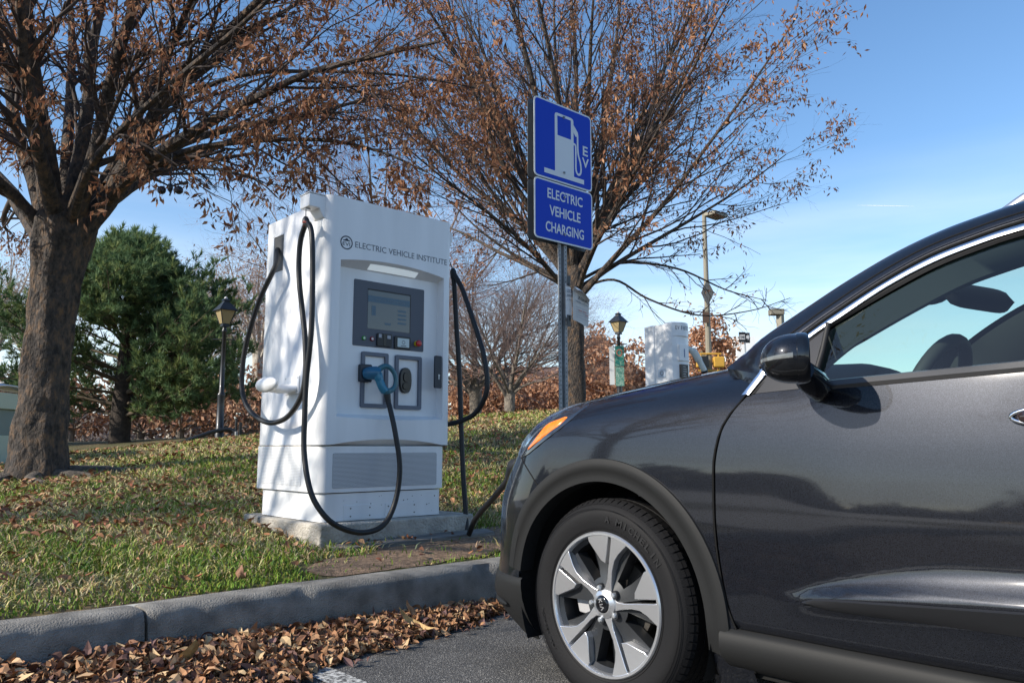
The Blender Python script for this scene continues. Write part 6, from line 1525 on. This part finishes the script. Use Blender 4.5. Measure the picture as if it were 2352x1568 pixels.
b.add([(cc.x+ex.x*r*math.cos(2*math.pi*i/k),cc.y+ex.y*r*math.cos(2*math.pi*i/k),3.10+r*1.2*math.sin(2*math.pi*i/k)) for i in range(k) for r in (.055,.072)],[(2*i,2*i+1,(2*i+3)%(2*k),(2*i+2)%(2*k)) for i in range(k)]); b.build('banner_emblem',mat('coral_print',(.5,.14,.08),.6),ln2,fix=False)
# bent black drain pipe beside the first lantern
b=MB(); z0=z1_
P=[(2.1,11.05,H(2.1,11.05)-.02),(2.35,10.95,H(2.3,10.9)+.04),(2.75,10.90,z0+.13),(3.0,10.88,z0+.19),(3.13,10.85,z0+.19),(3.20,10.80,z0+.12),(3.21,10.78,z0-.1)]
b.tube(spline(P,6),.038,10); o=b.build('bent_pipe',mat('black_pipe',(.02,.022,.025),.4),None,smooth_deg=60); tag(o,'slanting black pipe with a hooked end lying against the left lantern base','pipe')
b=MB(); b.box(3.16,3.2,10.70,10.74,z0-.1,z0+.16); o=b.build('marker_stake',mat('zinc_post',(.36,.39,.42),.5),None); tag(o,'short pale metal stake in the grass beside the hooked pipe end','stake')
for i,(px,D,h,w_) in enumerate(((547,24,.75,.06),(557,24,.62,.08))):
    x,y=PXD(px,D); b=MB(); b.box(x-w_/2,x+w_/2,y-w_/2,y+w_/2,.8,.95+h); b.box(x-w_*.62,x+w_*.62,y-w_*.62,y+w_*.62,.95+h*.72,.95+h*.78); o=b.build('bollard',ironm,None,bevel=.005); tag(o,['dark post with a white band between lantern and cabinet','squat dark post beside the white-banded one'][i],'post','posts beyond the lawn')
# hanging ornament in the near tree
def OP(px,py,D):
    a=(px-1176)/1800;b_=-(py-784)/1800;c_,s_=.99115,.13275; Y=c_-b_*s_; Z=b_*c_+s_; t=D/Y; return Vector((-2.851+(.7353*a+.6777*Y)*t,-3.193+(-.6777*a+.7353*Y)*t,.84+Z*t))
og=thing('hanging_ornament','dark hanging ornament with two glass balls and paddle arms below branch','ornament',(-.36,4.305,3.25))
c0=Vector((-.358,4.303,3.30)); er=Vector((.735,-.678,0))
b=MB(); b.tube([c0+Vector((0,0,-.10)),c0+Vector((0,0,.32))],.006,6); b.sphere(tuple(c0+Vector((0,0,-.02))),.025,10,8,(1,1,1.8)); b.build('stem',ironm,og)
for s_,dz in ((-1,.065),(1,.03)):
    b=MB(); b.tube([c0+er*s_*.02+Vector((0,0,.0)),c0+er*s_*.10+Vector((0,0,dz*.6)),c0+er*s_*.16+Vector((0,0,dz))],[.008,.010,.020],8); b.build('paddle_arm',ironm,og)
    b=MB(); b.sphere(tuple(c0+er*s_*.082+Vector((0,0,-.045))),.040,16,12); b.build('glass_ball',mat('smoked_ball',(.05,.055,.07),.08,metal=.6),og,smooth_deg=80)
# pale green cabinet with a silver lid at the left edge
x,y=-1.62,8.35
kb=thing('recycling_bin','pale green bin housing with silver lid, partly hidden by the trunk','bin',(x,y,.45))
gm=mat('pale_green_panel',(.42,.50,.42),.5); 
F1=Vector((x,y,0))
def KP(u,d,z): p=F1+Vector((.735,-.678,0))*u+Vector((.678,.735,0))*d; return (p.x,p.y,z)
def kbox(u0,u1,d0,d1,z0,z1,m,nm,z1b=None):
    b=MB(); zb=z1 if z1b is None else z1b
    vs=[KP(u0,d0,z0),KP(u1,d0,z0),KP(u1,d1,z0),KP(u0,d1,z0),KP(u0,d0,z1),KP(u1,d0,zb),KP(u1,d1,zb),KP(u0,d1,z1)]
    b.add(vs,[(0,3,2,1),(4,5,6,7),(0,1,5,4),(1,2,6,5),(2,3,7,6),(3,0,4,7)]); return b.build(nm,m,kb,bevel=.006)
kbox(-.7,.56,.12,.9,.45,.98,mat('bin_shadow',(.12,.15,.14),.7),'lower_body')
kbox(.44,.60,.05,.9,.45,.98,gm,'corner_post')
kbox(-.75,.60,0,.9,.98,1.34,mat('bin_door_grey',(.16,.22,.22),.5),'hopper_front',1.40)
kbox(.48,.66,-.02,.9,1.30,1.50,gm,'side_panel')
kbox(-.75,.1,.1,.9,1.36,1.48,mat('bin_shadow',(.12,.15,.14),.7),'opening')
b=MB(); rows=[[KP(lerp(-.9,.68,t),dd_,1.52+.22*(1-t)+(.08*math.sin(math.pi*(dd_+.1)/1.1))) for t in (0,.5,1)] for dd_ in np.linspace(-.1,1.0,8)]; b.grid(rows); o=b.build('lid',mat('silver_lid',(.6,.64,.70),.3,metal=.5),kb,smooth_deg=60); so_=o.modifiers.new('s','SOLIDIFY'); so_.thickness=.02

# ---------------------------------------------------------------- street corner on the right
def at(px,D): return PXD(px,D)
x,y=at(1632,24); beige=mat('beige_pole',(.24,.22,.17),.6)
ps=thing('signal_pole','beige street pole with pedestrian signals and road signs at the corner','pole',(x,y,.8))
b=MB(); b.tube([(x,y,.8),(x,y,4),(x,y,8.1)],[.105,.09,.065],10); b.build('pole',beige,ps)
b=MB(); p=Vector((x,y,8.0)); b.box(x-.05,x+.65,y-.45,y+.0,8.02,8.14); b.build('lamp_head',beige,ps,bevel=.02)
fx=Vector((-.678,-.735,0)); ex=Vector((.735,-.678,0))
def quad(c,hu,hz,m,nm,par,diamond=False,t=.03,d=.0,bev=0):
    c=Vector(c)+fx*d; pts=[(-hu,-hz),(hu,-hz),(hu,hz),(-hu,hz)] if not diamond else [(0,-hz),(hu,0),(0,hz),(-hu,0)]
    b=MB(); vs=[tuple(c+ex*u+fx*k_+Vector((0,0,v))) for k_ in (0,t) for u,v in pts]; b.add(vs,[(3,2,1,0),(4,5,6,7),(0,1,5,4),(1,2,6,5),(2,3,7,6),(3,0,4,7)]); return b.build(nm,m,par,smooth_deg=0,bevel=bev)
backm=mat('sign_back',(.13,.13,.125),.5,metal=.4)
quad((x-.02,y,5.55),.20,.42,backm,'diamond_sign',ps,True,d=.14)
quad(tuple(Vector((x,y,4.78))-ex*.09),.10,.17,mat('brown_sign_back',(.10,.06,.04),.6),'small_sign',ps,d=.14)
quad(tuple(Vector((x,y,3.55))-ex*.17),.17,.24,mat('olive_sign_back',(.22,.20,.14),.6),'rear_sign',ps,True,d=-.2)
yel=mat('signal_yellow',(.58,.33,.05),.5)
for s_,nm in ((-1,'left'),(1,'right')):
    c=Vector((x,y,3.40))+ex*s_*.27; quad(tuple(c),.145 if s_<0 else .17,.165,yel,'signal_head',ps,t=.2,d=.02,bev=.035)
quad(tuple(Vector((x,y,3.40))-ex*.18),.11,.165,black,'signal_face',ps,t=.03,d=.222)
b=MB()
for zz in (3.66,3.14): b.tube([Vector((x,y,zz))-ex*.36+fx*.1,Vector((x,y,zz))+ex*.36+fx*.1],.028,8); 
for s_ in (-1,1):
    for zz in (3.66,3.14): b.tube([Vector((x,y,zz))+ex*s_*.27+fx*.1,Vector((x,y,zz+(-.10 if zz>3.4 else .10)))+ex*s_*.27+fx*.1],.025,8)
b.build('signal_bracket',yel,ps)
quad(tuple(Vector((x,y,2.70))-ex*.36),.33,.09,mat('street_sign_blue',(.02,.06,.30),.4),'street_name_sign',ps,t=.02,d=.05)
x,y=at(1801,30); sl2=thing('parking_lot_light','tan box-headed light pole rising beyond the windscreen pillar','light pole',(x,y,.8))
b=MB(); b.box(x-.11,x+.11,y-.11,y+.11,.8,5.95); b.build('pole',beige,sl2)
c=Vector((x,y,6.0))-ex*.14; quad(tuple(c),.26,.11,beige,'lamp_head',sl2,t=.4,d=-.2,bev=.02)
x,y=at(1716,26); ow=thing('one_way_sign','small black and white one way sign pair on a leaning thin pole','sign',(x,y,.8))
b=MB(); b.tube([(x+.12*.735,y-.12*.678,.8),(x,y,4.60)],.025,8); b.build('pole',steel,ow)
c=Vector((x,y,4.46)); quad(tuple(c-ex*.09),.11,.17,black,'left_sign_panel',ow,t=.02,d=.05)
quad(tuple(c+ex*.10+Vector((0,0,-.02))),.07,.17,black,'arrow_sign_panel',ow,t=.02,d=.03)
quad(tuple(c-ex*.09),.09,.08,mat('sign_white_far',(.6,.6,.6),.5),'sign_field',ow,t=.004,d=.072)
fit_text('ONE',tuple(c-ex*.165+fx*.08+Vector((0,0,-.05))),ex,(0,0,1),.15,.10,black,ow,'sign_lettering',bold=.02)
b=MB(); vs=[c+ex*u+fx*.056+Vector((0,0,v)) for u,v in ((.05,-.05),(.10,-.05),(.10,-.11),(.155,0),(.10,.11),(.10,.05),(.05,.05))]; b.add(vs,[tuple(range(7))]); b.build('arrow',mat('sign_white_far',(.6,.6,.6),.5),ow,smooth_deg=0,fix=False)
# buildings
wallw=mat('cream_render',(.62,.60,.55),.85,noise=.06,nscale=.6); roofb=mat('brown_shingle',(.16,.095,.075),.9,noise=.25,nscale=6); glz=mat('dark_window',(.05,.06,.07),.15)
def bldg(px0,px1,D,z0,zw,zr,label,nwin,depth=9,over=.6,nm='park_building',wm=None):
    x0,y0=at(px0,D); x1,y1=at(px1,D); A=Vector((x0,y0,0)); Bv=Vector((x1,y1,0)); u=(Bv-A).normalized(); f=Vector((-u.y,u.x,0)); 
    if f.dot(Vector((.678,.735,0)))<0: f=-f
    L=(Bv-A).length; t=thing(nm,label,'building',((x0+x1)/2,(y0+y1)/2,z0))
    def PP(a,d,z): q=A+u*a+f*d; return (q.x,q.y,z)
    def bx_(a0,a1,d0,d1,z0_,z1_,m,n): b=MB(); b.add([PP(a0,d0,z0_),PP(a1,d0,z0_),PP(a1,d1,z0_),PP(a0,d1,z0_),PP(a0,d0,z1_),PP(a1,d0,z1_),PP(a1,d1,z1_),PP(a0,d1,z1_)],[(0,3,2,1),(4,5,6,7),(0,1,5,4),(1,2,6,5),(2,3,7,6),(3,0,4,7)]); return b.build(n,m,t)
    bx_(0,L,0,depth,z0,zw,wm or wallw,'wall')
    if zr>zw:
        b=MB(); b.add([PP(-over,-over,zw),PP(L+over,-over,zw),PP(L+over,depth+over,zw),PP(-over,depth+over,zw),PP(1.5,depth/2,zr),PP(L-1.5,depth/2,zr)],[(0,1,5,4),(1,2,5),(2,3,4,5),(3,0,4),(0,3,2,1)]); b.build('roof',roofb,t,smooth_deg=0)
    for i in range(nwin):
        a=L*(i+.5)/nwin; w_=bx_(a-.7,a+.7,-.06,.05,z0+1.0,zw-.5,glz,'window'); 
    return t,bx_
bt,bxf=bldg(1040,1520,50,.8,4.0,6.6,'long low cream building with brown shingle roof behind the bare trees',9,depth=14)
for a in (3.5,6.8,10): bxf(a,a+.35,-.6,-.1,.8,4.0,mat('dark_pier',(.06,.055,.05),.8),'pier')
bldg(1640,1800,52,.8,5.6,7.4,'cream building with brown roof edge right of the traffic signals',3,depth=8)
bldg(1697,1741,46,.8,7.3,7.3,'tall plain white block beside the one way sign',0,depth=3,nm='white_block',wm=mat('white_wall',(.82,.82,.80),.8))
# parked car on the far road, only its roof above the crest
x,y=at(1120,24); fc=thing('parked_car','silver blue car whose roof just shows above the grass crest','car',(x,y,.2))
zc=1.70-.02
b=MB(); rows=[]
def FP(u,d,z): q=Vector((x,y,0))+ex*u-fx*d; return (q.x,q.y,z)
prf=[(-2.1,.35),(-2.15,.75),(-1.3,.95),(-.75,1.36),(-.1,1.46),(.7,1.42),(1.35,1.05),(2.0,.95),(2.1,.4)]
prf=[(u*.95,zc-1.46+z) for u,z in prf]
b.prism(prf,lambda a,c_,d:FP(a,d,c_),0,1.7); b.build('body',mat('silver_blue_paint',(.45,.50,.58),.25,metal=.6,coat=1),fc,bevel=.06)
b=MB(); b.prism([(-1.12,zc-.50),(-.70,zc-.14),(-.1,zc-.07),(.62,zc-.10),(1.15,zc-.45)],lambda a,c_,d:FP(a,d,c_),-.012,.0); b.build('side_glass',glz,fc)
b=MB()
for u in (-1.3,1.3): b.cyl(FP(u,-.02,zc-1.13),FP(u,.2,zc-1.13),.33,k=20)
b.build('wheel',black,fc)
b=MB(); A_=Vector((1517,636,473)); Bq=Vector((1599,560,471)); b.tube([A_,A_.lerp(Bq,.3),A_.lerp(Bq,.7),Bq],[.15,.6,.6,.15],6)
o=b.build('vapour_trail',mat('vapour',(.75,.8,.85),1.0),None); o['kind']='stuff'
# hazy woodland beyond the park
rg=np.random.default_rng(19); n=26000; px_a=-500+1480*rg.random(n); Dd=58+14*rg.random(n); a_=(px_a-1176)/1800
P=np.stack([-2.851+.6777*Dd+.7353*a_*Dd,-3.193+.7353*Dd-.6777*a_*Dd,.9+rg.random(n)**1.3*(4.0+1.6*np.sin(px_a*.021)+1.0*np.sin(px_a*.067))],1)
V,F,c_=leaves(P,(.35,.8),rg,[(.38,.31,.28),(.31,.26,.24),(.42,.32,.27),(.26,.23,.21)],.0,wid=.35,clump=.3); o=npmesh('far_woodland',V,F,treeleaf,None,col=c_); o['kind']='stuff'
# unseen wood added at far left to mask the horizon mirrored in the car's flank
rg=np.random.default_rng(9); n=26000; yy=-150+300*rg.random(n); P=np.stack([-105+10*rg.random(n)+.0*yy,yy,.5+rg.random(n)**.8*(6.5+3*np.sin(yy*.11)+2*np.sin(yy*.37))],1)
V,F,c_=leaves(P,(1.0,2.2),rg,[(.16,.13,.11),(.12,.11,.10),(.20,.15,.12),(.10,.11,.08)],.2,wid=.6,clump=.6); o=npmesh('added_far_wood',V,F,treeleaf,None,col=c_); o['kind']='stuff'
# buildings and trees on the far side of the car park, behind the camera, as the car reflects them
bt2,_=bldg(0,10,1,0,1,1,'x',0) if False else (None,None)
